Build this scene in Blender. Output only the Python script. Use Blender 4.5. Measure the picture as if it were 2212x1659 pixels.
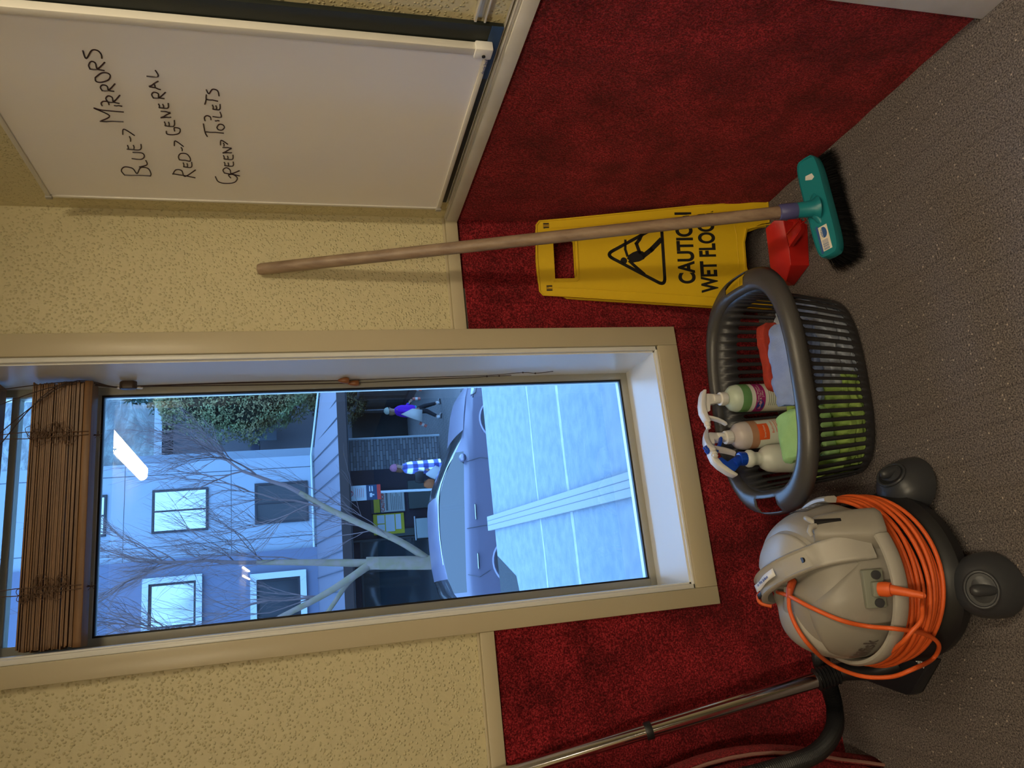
import bpy, bmesh, math, random
from mathutils import Vector, Matrix, noise
PI = math.pi
for o in list(bpy.data.objects): bpy.data.objects.remove(o)
S = bpy.context.scene; COL = S.collection

# ---------------------------------------------------------------- camera
CAM = Vector((-1.00315, -1.84764, 1.305)); FPX = 1631.547
_yaw, _pit, _rol = 0.275933, 0.2691, -0.0310719
_F = Vector((math.sin(_yaw)*math.cos(_pit), math.cos(_yaw)*math.cos(_pit), -math.sin(_pit)))
_R = Vector((math.cos(_yaw), -math.sin(_yaw), 0)); _U = _R.cross(_F)
R2 = _R*math.cos(_rol)+_U*math.sin(_rol); U2 = -_R*math.sin(_rol)+_U*math.cos(_rol)
cd = bpy.data.cameras.new('camera'); cam = bpy.data.objects.new('camera', cd); COL.objects.link(cam)
cd.sensor_fit = 'HORIZONTAL'; cd.sensor_width = 36; cd.lens = 36*FPX/2212; cd.clip_start = .05; cd.clip_end = 600
m = Matrix((-U2, R2, -_F)).transposed().to_4x4(); m.translation = CAM; cam.matrix_world = m
S.camera = cam
def at(x, y, ax, val):
    """point of a real surface (an axis plane) seen at photo position x, y"""
    d = _F+R2*((829.5-y)/FPX)-U2*((x-1106)/FPX); i = 'xyz'.index(ax)
    return CAM+d*((val-CAM[i])/d[i])

# ---------------------------------------------------------------- world, light, exposure
W = bpy.data.worlds.new('world'); S.world = W; W.use_nodes = True
bg = W.node_tree.nodes['Background']; bg.inputs[0].default_value = (.24, .51, 1, 1); bg.inputs[1].default_value = 14.5
S.view_settings.view_transform = 'Standard'; S.view_settings.look = 'None'
S.view_settings.exposure = 0.10; S.view_settings.gamma = 1; S.view_settings.use_curve_mapping = False
LAMP_COL = (1, .84, .58); LAMP_STR = 37.0

# ---------------------------------------------------------------- materials
ALB = [1.0]
def mat(name, col, rough=.6, metal=0, bump=None, var=None, trans=0, emit=None, coat=0, alpha=1, ior=1.45, sub=0, spec=.5):
    """bump=(scale,strength,kind) var=(scale,dark colour,amount,detail)"""
    col = tuple(q*ALB[0] for q in col)
    if ALB[0] < 1 and spec == .5: spec = .12
    if var: var = (var[0], tuple(q*ALB[0] for q in var[1]))+tuple(var[2:])
    M = bpy.data.materials.new(name); M.use_nodes = True; N = M.node_tree.nodes; L = M.node_tree.links
    b = N['Principled BSDF']; c = tuple(col)+(1,)
    b.inputs['Base Color'].default_value = c; b.inputs['Roughness'].default_value = rough; b.inputs['Metallic'].default_value = metal
    b.inputs['IOR'].default_value = ior; b.inputs['Specular IOR Level'].default_value = spec
    if trans: b.inputs['Transmission Weight'].default_value = trans
    if coat: b.inputs['Coat Weight'].default_value = coat; b.inputs['Coat Roughness'].default_value = .1
    if alpha < 1: b.inputs['Alpha'].default_value = alpha
    if sub: b.inputs['Subsurface Weight'].default_value = sub; b.inputs['Subsurface Radius'].default_value = (.02, .02, .02); b.inputs['Subsurface Scale'].default_value = .5
    if emit: b.inputs['Emission Color'].default_value = tuple(emit[0])+(1,); b.inputs['Emission Strength'].default_value = emit[1]
    tc = None
    if bump or var: tc = N.new('ShaderNodeTexCoord')
    if var:
        n = N.new('ShaderNodeTexNoise'); n.inputs['Scale'].default_value = var[0]; n.inputs['Detail'].default_value = var[3] if len(var) > 3 else 4
        L.new(tc.outputs['Object'], n.inputs['Vector'])
        r = N.new('ShaderNodeMapRange'); r.inputs['From Min'].default_value = .35; r.inputs['From Max'].default_value = .65
        r.inputs['To Max'].default_value = var[2]; L.new(n.outputs['Fac'], r.inputs['Value'])
        mx = N.new('ShaderNodeMix'); mx.data_type = 'RGBA'; mx.inputs['A'].default_value = c; mx.inputs['B'].default_value = tuple(var[1])+(1,)
        L.new(r.outputs[0], mx.inputs['Factor']); L.new(mx.outputs['Result'], b.inputs['Base Color'])
    if bump:
        if bump[2] == 'v':
            n = N.new('ShaderNodeTexVoronoi'); n.feature = 'SMOOTH_F1'; n.inputs['Smoothness'].default_value = .4; out = n.outputs['Distance']
        else:
            n = N.new('ShaderNodeTexNoise'); n.inputs['Detail'].default_value = 3; out = n.outputs['Fac']
        n.inputs['Scale'].default_value = bump[0]; L.new(tc.outputs['Object'], n.inputs['Vector'])
        bp = N.new('ShaderNodeBump'); bp.inputs['Strength'].default_value = abs(bump[1]); bp.inputs['Distance'].default_value = bump[3] if len(bump) > 3 else .002
        bp.invert = bump[1] < 0; L.new(out, bp.inputs['Height']); L.new(bp.outputs[0], b.inputs['Normal'])
    return M

def node_mat(name):
    M = bpy.data.materials.new(name); M.use_nodes = True; N = M.node_tree.nodes; L = M.node_tree.links
    tc = N.new('ShaderNodeTexCoord'); return M, N, L, N['Principled BSDF'], tc
def noise_n(N, L, vec, scale, detail=3, rough=.5):
    n = N.new('ShaderNodeTexNoise'); n.inputs['Scale'].default_value = scale; n.inputs['Detail'].default_value = detail
    n.inputs['Roughness'].default_value = rough; L.new(vec, n.inputs['Vector']); return n.outputs['Fac']
def ramp(N, L, fac, stops):
    r = N.new('ShaderNodeValToRGB'); e = r.color_ramp.elements
    while len(e) < len(stops): e.new(.5)
    for i, (p, c) in enumerate(stops): e[i].position = p; e[i].color = tuple(c)+(1,)
    L.new(fac, r.inputs[0]); return r.outputs[0]
def mixc(N, L, f, a, b, mode='MIX'):
    m_ = N.new('ShaderNodeMix'); m_.data_type = 'RGBA'; m_.blend_type = mode
    for v, k in ((f, 'Factor'), (a, 'A'), (b, 'B')):
        if isinstance(v, (int, float)): m_.inputs[k].default_value = v
        elif isinstance(v, tuple): m_.inputs[k].default_value = v+(1,)
        else: L.new(v, m_.inputs[k])
    return m_.outputs['Result']

def mk_red():
    M, N, L, b, tc = node_mat('red_carpet'); v = tc.outputs['Object']
    cl = noise_n(N, L, v, 7, 6, .65); fine = noise_n(N, L, v, 250, 3, .7); mid = noise_n(N, L, v, 120, 3, .6)
    c = ramp(N, L, fine, [(.36, (.07, .003, .006)), (.5, (.20, .009, .014)), (.62, (.46, .035, .045))])
    c2 = ramp(N, L, cl, [(.36, (.5, .5, .5)), (.62, (1.25, 1.2, 1.2))])
    L.new(mixc(N, L, 1.0, c, c2, 'MULTIPLY'), b.inputs['Base Color'])
    b.inputs['Roughness'].default_value = .9; b.inputs['Specular IOR Level'].default_value = .1
    b.inputs['Sheen Weight'].default_value = .35; b.inputs['Sheen Roughness'].default_value = .4; b.inputs['Sheen Tint'].default_value = (1, .3, .3, 1)
    ad = N.new('ShaderNodeMath'); ad.operation = 'ADD'; L.new(fine, ad.inputs[0]); L.new(mid, ad.inputs[1])
    bp = N.new('ShaderNodeBump'); bp.inputs['Strength'].default_value = .9; bp.inputs['Distance'].default_value = .006
    L.new(ad.outputs[0], bp.inputs['Height']); L.new(bp.outputs[0], b.inputs['Normal']); return M
def mk_floor():
    M, N, L, b, tc = node_mat('brown_loop_carpet'); v = tc.outputs['Object']
    fine = noise_n(N, L, v, 300, 3, .7); big = noise_n(N, L, v, 3, 4)
    c = ramp(N, L, fine, [(.34, (.055, .050, .054)), (.5, (.195, .175, .182)), (.66, (.38, .34, .33))])
    c = mixc(N, L, big, c, mixc(N, L, 1.0, c, (.92, .84, .70), 'MULTIPLY'))
    vo = N.new('ShaderNodeTexVoronoi'); vo.inputs['Scale'].default_value = 110; L.new(v, vo.inputs['Vector'])
    fl = ramp(N, L, vo.outputs['Distance'], [(.12, (1, 1, 1)), (.28, (0, 0, 0))])
    sp = N.new('ShaderNodeSeparateColor'); L.new(vo.outputs['Color'], sp.inputs[0])
    g = N.new('ShaderNodeMath'); g.operation = 'GREATER_THAN'; g.inputs[1].default_value = .90; L.new(sp.outputs[0], g.inputs[0])
    mu = N.new('ShaderNodeMath'); mu.operation = 'MULTIPLY'; L.new(g.outputs[0], mu.inputs[0]); L.new(fl, mu.inputs[1])
    c = mixc(N, L, mu.outputs[0], c, (.62, .52, .43))
    wv = N.new('ShaderNodeTexWave'); wv.inputs['Scale'].default_value = 5.2; wv.inputs['Distortion'].default_value = .6; wv.bands_direction = 'X'
    mp = N.new('ShaderNodeMapping'); mp.inputs['Rotation'].default_value = (0, 0, .0); L.new(v, mp.inputs[0]); L.new(mp.outputs[0], wv.inputs[0])
    ln = ramp(N, L, wv.outputs['Fac'], [(.0, (.86, .86, .86)), (.04, (1, 1, 1))])
    L.new(mixc(N, L, 1.0, c, ln, 'MULTIPLY'), b.inputs['Base Color'])
    b.inputs['Roughness'].default_value = .95; b.inputs['Specular IOR Level'].default_value = .1
    bp = N.new('ShaderNodeBump'); bp.inputs['Strength'].default_value = 1; bp.inputs['Distance'].default_value = .007
    L.new(fine, bp.inputs['Height']); L.new(bp.outputs[0], b.inputs['Normal']); return M
def mk_wall():
    M, N, L, b, tc = node_mat('textured_cream_wallpaper'); v = tc.outputs['Object']
    vo = N.new('ShaderNodeTexVoronoi'); vo.feature = 'SMOOTH_F1'; vo.inputs['Smoothness'].default_value = .5; vo.inputs['Scale'].default_value = 150
    d = noise_n(N, L, v, 40, 2); L.new(v, vo.inputs['Vector'])
    r = ramp(N, L, vo.outputs['Distance'], [(.08, (1, 1, 1)), (.42, (0, 0, 0))])
    mu = N.new('ShaderNodeMath'); mu.operation = 'MULTIPLY_ADD'; L.new(d, mu.inputs[0]); mu.inputs[1].default_value = .7; L.new(r, mu.inputs[2])
    bp = N.new('ShaderNodeBump'); bp.inputs['Strength'].default_value = .7; bp.inputs['Distance'].default_value = .0032
    L.new(mu.outputs[0], bp.inputs['Height']); L.new(bp.outputs[0], b.inputs['Normal'])
    b.inputs['Base Color'].default_value = (.62, .55, .325, 1); b.inputs['Roughness'].default_value = .5; return M
def mk_glass():
    M, N, L, b, tc = node_mat('window_glass'); N.remove(b)
    out = N['Material Output']; t = N.new('ShaderNodeBsdfTransparent'); t.inputs[0].default_value = (.93, .96, .97, 1)
    g = N.new('ShaderNodeBsdfGlossy'); g.inputs['Roughness'].default_value = .0
    f = N.new('ShaderNodeFresnel'); f.inputs[0].default_value = 1.5; mx = N.new('ShaderNodeMixShader')
    L.new(f.outputs[0], mx.inputs[0]); L.new(t.outputs[0], mx.inputs[1]); L.new(g.outputs[0], mx.inputs[2]); L.new(mx.outputs[0], out.inputs[0]); return M
def mk_wood(name, a, b_, sc=(1, 1, 12), rough=.45):
    M, N, L, b, tc = node_mat(name); mp = N.new('ShaderNodeMapping'); mp.inputs['Scale'].default_value = sc
    L.new(tc.outputs['Object'], mp.inputs[0]); n = noise_n(N, L, mp.outputs[0], 9, 5, .6)
    L.new(ramp(N, L, n, [(.3, a), (.7, b_)]), b.inputs['Base Color']); b.inputs['Roughness'].default_value = rough; return M

RED = mk_red(); FLOOR = mk_floor(); WALL = mk_wall(); GLASS = mk_glass()
TRIM = mat('cream_gloss_trim', (.51, .445, .295), .35)
REVEAL = mat('white_gloss_reveal', (.74, .74, .70), .3)
ALU = mat('bronze_aluminium', (.38, .37, .31), .45, .1)
ALUL = mat('bare_aluminium', (.62, .60, .57), .35, .7)
BLACK = mat('black_plastic', (.012, .012, .014), .42)
DARK = mat('charcoal_plastic', (.035, .037, .042), .38)
BASKETM = mat('charcoal_basket_plastic', (.030, .030, .034), .36, bump=(300, .25, 'n', .0006))
BRONZE = mat('basket_rim_plastic', (.058, .055, .053), .36, bump=(260, .3, 'n', .0006))
WHITEB = mat('whiteboard_enamel', (.86, .83, .80), .20)
PLASTW = mat('white_plastic', (.72, .70, .66), .35)
INK = mat('marker_ink', (.022, .008, .012), .4)
YEL = mat('yellow_plastic', (.72, .47, .012), .42, bump=(220, .25, 'n', .0006))
BINK = mat('black_print', (.01, .01, .01), .45)
GREYP = mat('warm_grey_plastic', (.27, .25, .215), .42, bump=(500, .25, 'n', .0004))
GREYL = mat('light_grey_plastic', (.36, .34, .30), .42, bump=(500, .2, 'n', .0004))
GREYG = mat('greenish_grey_plastic', (.20, .21, .17), .5)
ORANGE = mat('orange_rubber', (.66, .105, .018), .5)
REDP = mat('red_plastic', (.50, .014, .010), .4, bump=(260, .2, 'n', .0006))
TEAL = mat('teal_plastic', (.012, .20, .23), .35)
PURP = mat('slate_blue_plastic', (.075, .075, .20), .4)
WOODH = mk_wood('worn_beech', (.19, .12, .075), (.35, .25, .165), (6, 6, .5))
BLINDW = mk_wood('cedar_blind', (.12, .055, .018), (.27, .13, .042), (.6, 8, 8))
CORD = mat('dark_cord', (.05, .028, .022), .8)
KNOB = mat('varnished_knob', (.30, .11, .035), .3)
CHROME = mat('chrome', (.62, .60, .60), .12, 1)
NAVY = mat('dark_blue_tape', (.02, .055, .14), .5)
SLATE = mat('blackboard_green', (.016, .020, .016), .55)
CREAMW = mat('cream_sticker', (.75, .70, .58), .5)
BLUEP = mat('blue_plastic', (.006, .05, .42), .3)
CAULK = mat('brown_caulk', (.10, .05, .025), .7)

# ---------------------------------------------------------------- mesh helpers
class B:
    def __init__(s): s.v = []; s.f = []; s.m = []
    def add(s, vs, fs, mi=0):
        k = len(s.v); s.v += [tuple(v) for v in vs]; s.f += [tuple(i+k for i in f) for f in fs]; s.m += [mi]*len(fs); return s
    def box(s, x0, x1, y0, y1, z0, z1, mi=0, M=None):
        v = [Vector((x, y, z)) for x in (x0, x1) for y in (y0, y1) for z in (z0, z1)]
        if M: v = [M@p for p in v]
        return s.add(v, [(0, 1, 3, 2), (4, 6, 7, 5), (0, 4, 5, 1), (2, 3, 7, 6), (0, 2, 6, 4), (1, 5, 7, 3)], mi)
    def prism(s, poly, h0, h1, M=None, mi=0):
        """polygon in the local XY plane extruded from Z=h0 to h1"""
        n = len(poly); v = [Vector((p[0], p[1], h)) for h in (h0, h1) for p in poly]
        if M: v = [M@p for p in v]
        return s.add(v, [tuple(range(n))[::-1], tuple(range(n, 2*n))]+[(i, (i+1) % n, n+(i+1) % n, n+i) for i in range(n)], mi)
    def lathe(s, prof, n=32, M=None, mi=0, cap=True):
        v = []; f = []
        for r, z in prof:
            for i in range(n): a = 2*PI*i/n; v.append(Vector((r*math.cos(a), r*math.sin(a), z)))
        for k in range(len(prof)-1):
            for i in range(n): j = (i+1) % n; f.append((k*n+i, k*n+j, (k+1)*n+j, (k+1)*n+i))
        if cap: f.append(tuple(range(n))[::-1]); f.append(tuple(range((len(prof)-1)*n, len(prof)*n)))
        if M: v = [M@p for p in v]
        return s.add(v, f, mi)
    def tube(s, pts, r, n=8, closed=False, mi=0, flat=None):
        pts = [Vector(p) for p in pts]; R = r if isinstance(r, (list, tuple)) else [r]*len(pts)
        N = len(pts); v = []; f = []; up = None
        for i, p in enumerate(pts):
            a = pts[(i-1) % N] if (closed or i > 0) else p; b = pts[(i+1) % N] if (closed or i < N-1) else p
            t = (b-a).normalized() if (b-a).length > 1e-9 else Vector((0, 0, 1))
            if up is None: up = t.cross(Vector((0.13, .21, 1))).normalized() if abs(t.z) < .95 else t.cross(Vector((1, .1, 0))).normalized()
            up = (up-t*up.dot(t)); up = up.normalized() if up.length > 1e-6 else Vector((1, 0, 0)); w = t.cross(up)
            for k in range(n):
                q = 2*PI*k/n; v.append(p+(up*math.cos(q)+w*math.sin(q))*R[i])
        for i in range(N if closed else N-1):
            for k in range(n): j = (k+1) % n; i2 = (i+1) % N; f.append((i*n+k, i*n+j, i2*n+j, i2*n+k))
        if not closed: f.append(tuple(range(n))[::-1]); f.append(tuple(range((N-1)*n, N*n)))
        return s.add(v, f, mi)
    def grid(s, P, closed_u=False, closed_v=False, mi=0, skip=None):
        nu = len(P); nv = len(P[0]); v = [q for row in P for q in row]; f = []
        for i in range(nu if closed_u else nu-1):
            for j in range(nv if closed_v else nv-1):
                if skip and skip(i, j): continue
                a = (i+1) % nu; b = (j+1) % nv; f.append((i*nv+j, a*nv+j, a*nv+b, i*nv+b))
        return s.add(v, f, mi)
    def build(s, name, mats, parent=None, bevel=0, smooth=35, solid=0, subd=0, seg=2):
        me = bpy.data.meshes.new(name); me.from_pydata(s.v, [], s.f); me.update()
        mats = mats if isinstance(mats, (list, tuple)) else [mats]
        for m_ in mats: me.materials.append(m_)
        for p, k in zip(me.polygons, s.m): p.material_index = k
        bm = bmesh.new(); bm.from_mesh(me); bmesh.ops.recalc_face_normals(bm, faces=bm.faces)
        if bevel:
            es = [e for e in bm.edges if len(e.link_faces) == 2 and e.calc_face_angle() > .5]
            bmesh.ops.bevel(bm, geom=es, offset=bevel, segments=seg, affect='EDGES', profile=.5, clamp_overlap=True)
        bm.to_mesh(me); bm.free()
        if smooth:
            for p in me.polygons: p.use_smooth = True
            me.set_sharp_from_angle(angle=math.radians(smooth))
        o = bpy.data.objects.new(name, me); COL.objects.link(o)
        if parent: o.parent = parent
        if solid: q = o.modifiers.new('solid', 'SOLIDIFY'); q.thickness = solid; q.offset = 0
        if subd: q = o.modifiers.new('sub', 'SUBSURF'); q.levels = subd; q.render_levels = subd
        return o

def tag(o, label=None, cat=None, group=None, kind=None):
    if label: o['label'] = label
    if cat: o['category'] = cat
    if group: o['group'] = group
    if kind: o['kind'] = kind
    return o
def empty(name, loc, label, cat, group=None, rz=0):
    o = bpy.data.objects.new(name, None); COL.objects.link(o); o.location = loc; o.rotation_euler = (0, 0, rz); o.empty_display_size = .05
    return tag(o, label, cat, group)
def keep(o, root):
    """parent a mesh written in world coordinates under a thing whose root sits elsewhere"""
    bpy.context.view_layer.update(); o.parent = root; o.matrix_parent_inverse = root.matrix_world.inverted(); return o
def T(loc=(0, 0, 0), rx=0, ry=0, rz=0, s=1):
    return Matrix.Translation(loc)@Matrix.Rotation(rz, 4, 'Z')@Matrix.Rotation(ry, 4, 'Y')@Matrix.Rotation(rx, 4, 'X')@Matrix.Scale(s, 4)
def frame(o, x, y):
    """matrix from origin, X direction and Y direction"""
    x = Vector(x).normalized(); z = x.cross(Vector(y)).normalized(); y = z.cross(x)
    M = Matrix((x, y, z)).transposed().to_4x4(); M.translation = Vector(o); return M
def aim(a, b):
    z = (Vector(b)-Vector(a)).normalized(); x = z.cross(Vector((0.1, 1, .05))).normalized(); y = z.cross(x)
    M = Matrix((x, y, z)).transposed().to_4x4(); M.translation = Vector(a); return M
def text(name, body, size, M, material, parent=None, weight=0, align='LEFT', sx=1, ext=.0002):
    c = bpy.data.curves.new(name, 'FONT'); c.body = body; c.size = size; c.align_x = align; c.extrude = ext; c.offset = weight
    t = bpy.data.objects.new(name, c); COL.objects.link(t); bpy.context.view_layer.update()
    me = bpy.data.meshes.new_from_object(t.evaluated_get(bpy.context.evaluated_depsgraph_get())); bpy.data.objects.remove(t)
    me.transform(M@Matrix.Diagonal((sx, 1, 1, 1))); me.materials.clear(); me.materials.append(material)
    o = bpy.data.objects.new(name, me); COL.objects.link(o)
    if parent: o.parent = parent
    return o
def smooth_path(P, k=6, closed=False):
    P = [Vector(p) for p in P]; n = len(P); out = []
    for i in range(n if closed else n-1):
        g = lambda j: P[j % n] if closed else P[max(0, min(n-1, j))]
        a, b, c, d = g(i-1), g(i), g(i+1), g(i+2)
        for q in range(k):
            t = q/k; out.append(.5*((2*b)+(c-a)*t+(2*a-5*b+4*c-d)*t*t+(3*b-a-3*c+d)*t**3))
    if not closed: out.append(P[-1])
    return out
def sup(t, a, b, n):
    c, s_ = math.cos(t), math.sin(t); return (a*math.copysign(abs(c)**(2/n), c), b*math.copysign(abs(s_)**(2/n), s_))
def struct(name, b, m_, **k): return tag(b.build(name, m_, **k), kind='structure')

# ================================================================ ROOM
ZC = 2.25
WX0, WX1, WZ0, WZ1 = -1.033, -.397, .352, 2.12
struct('floor', B().box(-3.2, 2.2, -13, .0, -.1, 0), FLOOR, smooth=0)
struct('ceiling', B().box(-3.4, 2.4, -13.2, .22, ZC, ZC+.1), mat('ceiling_paint', (.7, .66, .55), .8), smooth=0)
wb = B().box(-3.4, WX0, 0, .22, .89, ZC).box(WX1, .2, 0, .22, .89, ZC).box(WX0, WX1, 0, .22, WZ1, ZC)
wb.box(-3.4, WX0, 0, .22, -.1, .89, 1).box(WX1, .2, 0, .22, -.1, .89, 1).box(WX0, WX1, 0, .22, -.1, WZ0, 1)
struct('wall_back', wb, [WALL, RED], smooth=0)
struct('wall_right', B().box(0, .15, -.9, 0, .889, ZC).box(0, .15, -.9, 0, 0, .889, 1), [WALL, RED], smooth=0)
struct('wall_left', B().box(-3.4, -3.2, -13, 0, .9, ZC).box(-3.4, -3.2, -13, 0, 0, .9, 1), [WALL, RED], smooth=0)
struct('wall_far_right', B().box(2.2, 2.4, -13, -.9, 0, ZC).box(.15, 2.4, -.9, -.75, 0, ZC), WALL, smooth=0)
struct('wall_behind', B().box(-3.4, 2.4, -13.2, -13, 0, ZC), WALL, smooth=0)

# carpet dado surfaces: thin pile sheets fixed to the walls
def pile(name, P0, du, dv, nu, nv, out, amp=.0018):
    rows = []
    for i in range(nu+1):
        rows.append([Vector(P0)+Vector(du)*(i/nu)+Vector(dv)*(j/nv)+Vector(out)*(.006+amp*noise.noise((Vector(P0)+Vector(du)*(i/nu)+Vector(dv)*(j/nv))*14)*2) for j in range(nv+1)])
    return rows
b = B(); b.grid(pile('', (-3.2, 0, 0), (3.2+WX0-.057, 0, 0), (0, 0, .885), 90, 60, (0, -1, 0)))
b.grid(pile('', (WX0-.057, 0, 0), (.75, 0, 0), (0, 0, .284), 60, 20, (0, -1, 0)))
b.grid(pile('', (WX1+.067, 0, 0), (-WX1-.067, 0, 0), (0, 0, .880), 40, 60, (0, -1, 0)))
struct('trim_6', b, RED)
b = B(); b.grid(pile('', (0, 0, 0), (0, -.9, 0), (0, 0, .884), 60, 60, (-1, 0, 0)))
struct('trim_7', b, RED)

# dado rails
b = B().box(-3.2, WX0-.057, -.014, 0, .888, .922).box(-3.2, WX0-.057, -.005, 0, .922, .928)
struct('trim_1', b, TRIM, bevel=.0015)
b = B().box(WX1+.067, -.001, -.014, 0, .886, .919).box(WX1+.067, -.001, -.005, 0, .919, .926)
struct('trim_2', b, TRIM, bevel=.0015)
b = B().box(-.016, 0, -.9, -.001, .885, .915); b.box(-.009, 0, -.9, -.012, .915, .921); b.box(-.013, 0, -.9, -.1, .9215, .924); b.box(-.009, 0, -.9, -.1, .928, .930)
struct('trim_3', b, mat('worn_white_trim', (.60, .57, .50), .4, var=(12, (.50, .47, .40), .6)), bevel=.001)
# white post at the end of the right wall
struct('trim_4', B().box(-.022, .16, -1.0, -.9005, 0, ZC), mat('scuffed_white_paint', (.75, .74, .72), .45, var=(9, (.5, .45, .38), .5)), bevel=.003)
# unpainted strips beside the casing under the rail
struct('trim_5', B().box(WX1+.067, WX1+.073, -.004, -.0005, .84, .886).box(WX1+.067, -.21, -.004, -.0005, .877, .886), mat('bare_board', (.18, .165, .13), .8), smooth=0)

# ---- window
win = empty('window_1', ((WX0+WX1)/2, .1, WZ0), None, None); tag(win, kind='structure')
def pc(o): return keep(o, win)
b = B()   # casing, mitred look: four boards
o_, i_ = .057, .0
for (x0, x1, z0, z1) in ((WX0-.057, WX0-.012, WZ0-.065, ZC-.03), (WX1+.012, WX1+.067, WZ0-.065, ZC-.03), (WX0-.012, WX1+.012, WZ0-.065, WZ0-.006)):
    b.box(x0, x1, -.018, 0, z0, z1)
pc(b.build('casing', TRIM, bevel=.002))
b = B()
for (x0, x1, z0, z1) in ((WX0-.012, WX0, WZ0-.006, WZ1), (WX1, WX1+.012, WZ0-.006, WZ1), (WX0-.012, WX1+.012, WZ0-.006, WZ0)):
    b.box(x0, x1, -.010, .004, z0, z1)
pc(b.build('casing_bead', REVEAL, bevel=.0015))
b = B().box(WX0, WX1, .0, .2, WZ0, WZ0+.004).box(WX0, WX0+.004, 0, .2, WZ0, WZ1).box(WX1-.004, WX1, 0, .2, WZ0, WZ1).box(WX0, WX1, 0, .2, WZ1-.004, WZ1)
pc(b.build('reveal', REVEAL, smooth=0))
FY = .198
def ring(b, x0, x1, z0, z1, w, y0, y1, mi=0):
    b.box(x0, x1, y0, y1, z0, z0+w, mi).box(x0, x1, y0, y1, z1-w, z1, mi).box(x0, x0+w, y0, y1, z0+w, z1-w, mi).box(x1-w, x1, y0, y1, z0+w, z1-w, mi)
fx0, fx1, fz0 = WX0+.004, WX1-.004, WZ0+.004
b = B(); ring(b, fx0, fx1, fz0, WZ1-.004, .019, FY-.004, FY+.045)
b.box(fx0+.019, fx1-.019, FY-.004, FY+.045, 1.80, 1.836); b.box(fx0+.019, fx1-.019, FY+.002, FY+.04, 1.985, 2.0)
pc(b.build('window_frame', ALU, bevel=.001))
b = B(); ring(b, fx0+.019, fx1-.019, fz0+.019, 1.80, .0045, FY+.004, FY+.016)
pc(b.build('glazing_gasket', BLACK, smooth=0))
pc(B().box(fx0+.019, fx1-.019, FY+.010, FY+.0102, fz0+.019, 1.80).build('pane', GLASS, smooth=0))
pc(B().box(fx0+.019, fx1-.019, FY+.010, FY+.0102, 1.836, WZ1-.02).build('pane', GLASS, smooth=0))

# ---- lamps on the ceiling
LBODY = mat('lamp_body', (.75, .72, .65), .5)
def batten(loc, L_, label, rz=0, w=.09, twin=False, k=1):
    DIFF = mat('lamp_diffuser', (1, .9, .7), .5, emit=(LAMP_COL, LAMP_STR*k))
    e = empty('ceiling_lamp', loc, label, 'lamp', 'fluorescent lamps on the ceiling', rz=rz)
    B().box(-w/2, w/2, -L_/2, L_/2, -.03, 0).build('lamp_body', LBODY, e, bevel=.004)
    if twin:
        for sx in (-1, 1): B().lathe([(.013, -L_/2+.03), (.013, L_/2-.03)], 12, M=T((sx*w*.42, 0, -.05), rx=-PI/2)).build('tube', DIFF, e)
    else:
        prof = [(w/2, -.031), (w/2-.003, -.055), (w/2-.02, -.07), (-w/2+.02, -.07), (-w/2+.003, -.055), (-w/2, -.031)]
        B().prism(prof, -L_/2, L_/2, M=Matrix(((1, 0, 0, 0), (0, 0, 1, 0), (0, 1, 0, 0), (0, 0, 0, 1)))).build('diffuser', DIFF, e, bevel=.004)
    return e
batten((-.11, -1.80, ZC), 1.22, 'long fluorescent ceiling batten whose bright reflection shows top right in the pane', rz=-.05, k=1.25)
batten((-.36, -9.8, ZC), 1.2, 'twin tube ceiling lamp far back, small double reflection in the pane', w=.14, twin=True)
for (x, y, n_) in ((-1.35, -2.6, 'nearer'), (-1.9, -6.4, 'farther')):
    batten((x, y, ZC), 1.22, '%s fluorescent ceiling batten on the left side behind the viewer' % n_, w=.12, k=1.7 if n_ == 'nearer' else 1.2)

# ================================================================ RIGHT WALL: boards
def wl(px, py, x=-.02): return at(px, py, 'x', x)
bb = empty('blackboard', (0, -.42, .93), 'dark green chalkboard edge showing around the right and bottom of the whiteboard', 'board')
keep(B().box(-.0105, -.001, -.742, -.105, .932, 1.855).build('board_panel', SLATE, smooth=0), bb)
keep(B().box(-.0125, -.0105, -.744, -.60, .932, .954).build('blue_tape', NAVY, smooth=0), bb)
wbd = empty('whiteboard', (-.012, -.39, .95), 'large white magnetic board with handwritten colour code for cleaning', 'whiteboard')
X0 = -.022; yl, yr, zb_, zt_ = -.091, -.690, .950, 1.858
keep(B().box(-.0205, -.0115, yr, yl, zb_, zt_).build('board_panel', WHITEB, smooth=0), wbd)
b = B().box(X0-.003, -.0125, yr-.002, yl, zb_-.004, zb_+.006).box(X0-.003, -.0125, yr-.002, yl, zt_-.006, zt_+.004).box(X0-.002, -.0125, yl-.005, yl+.003, zb_, zt_)
b.box(X0-.007, -.0125, yr-.012, yr+.006, zb_+.012, zt_)
keep(b.build('board_frame', mat('white_frame', (.66, .63, .56), .3), bevel=.0015), wbd)
b = B().box(X0-.010, -.0115, yr-.016, yr+.012, zb_-.006, zb_+.028)
keep(b.build('corner_cap', PLASTW, bevel=.003), wbd)
for q in (zb_-.006, zt_-.008): keep(B().box(X0-.006, -.0115, yl-.006, yl+.005, q, q+.014).build('corner_cap', GREYL, bevel=.001), wbd)
keep(B().lathe([(.0035, 0), (.0035, .003), (.002, .004)], 12, M=frame((X0-.009, yr+.002, zb_+.010), (0, 1, 0), (0, 0, 1))@T(ry=PI)).build('screw', BLACK), wbd)
keep(text('maker_print', 'Boyd visuals', .009, frame((X0-.0035, yr+.016, zb_-.0035), (0, 1, 0), (0, 0, 1))@T(ry=0), mat('blue_print', (.03, .06, .25), .5)), wbd)
for o in [o for o in COL.objects if o.name.startswith('maker_print')]:
    o.data.transform(Matrix.Translation((0, 0, 0)))
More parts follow.
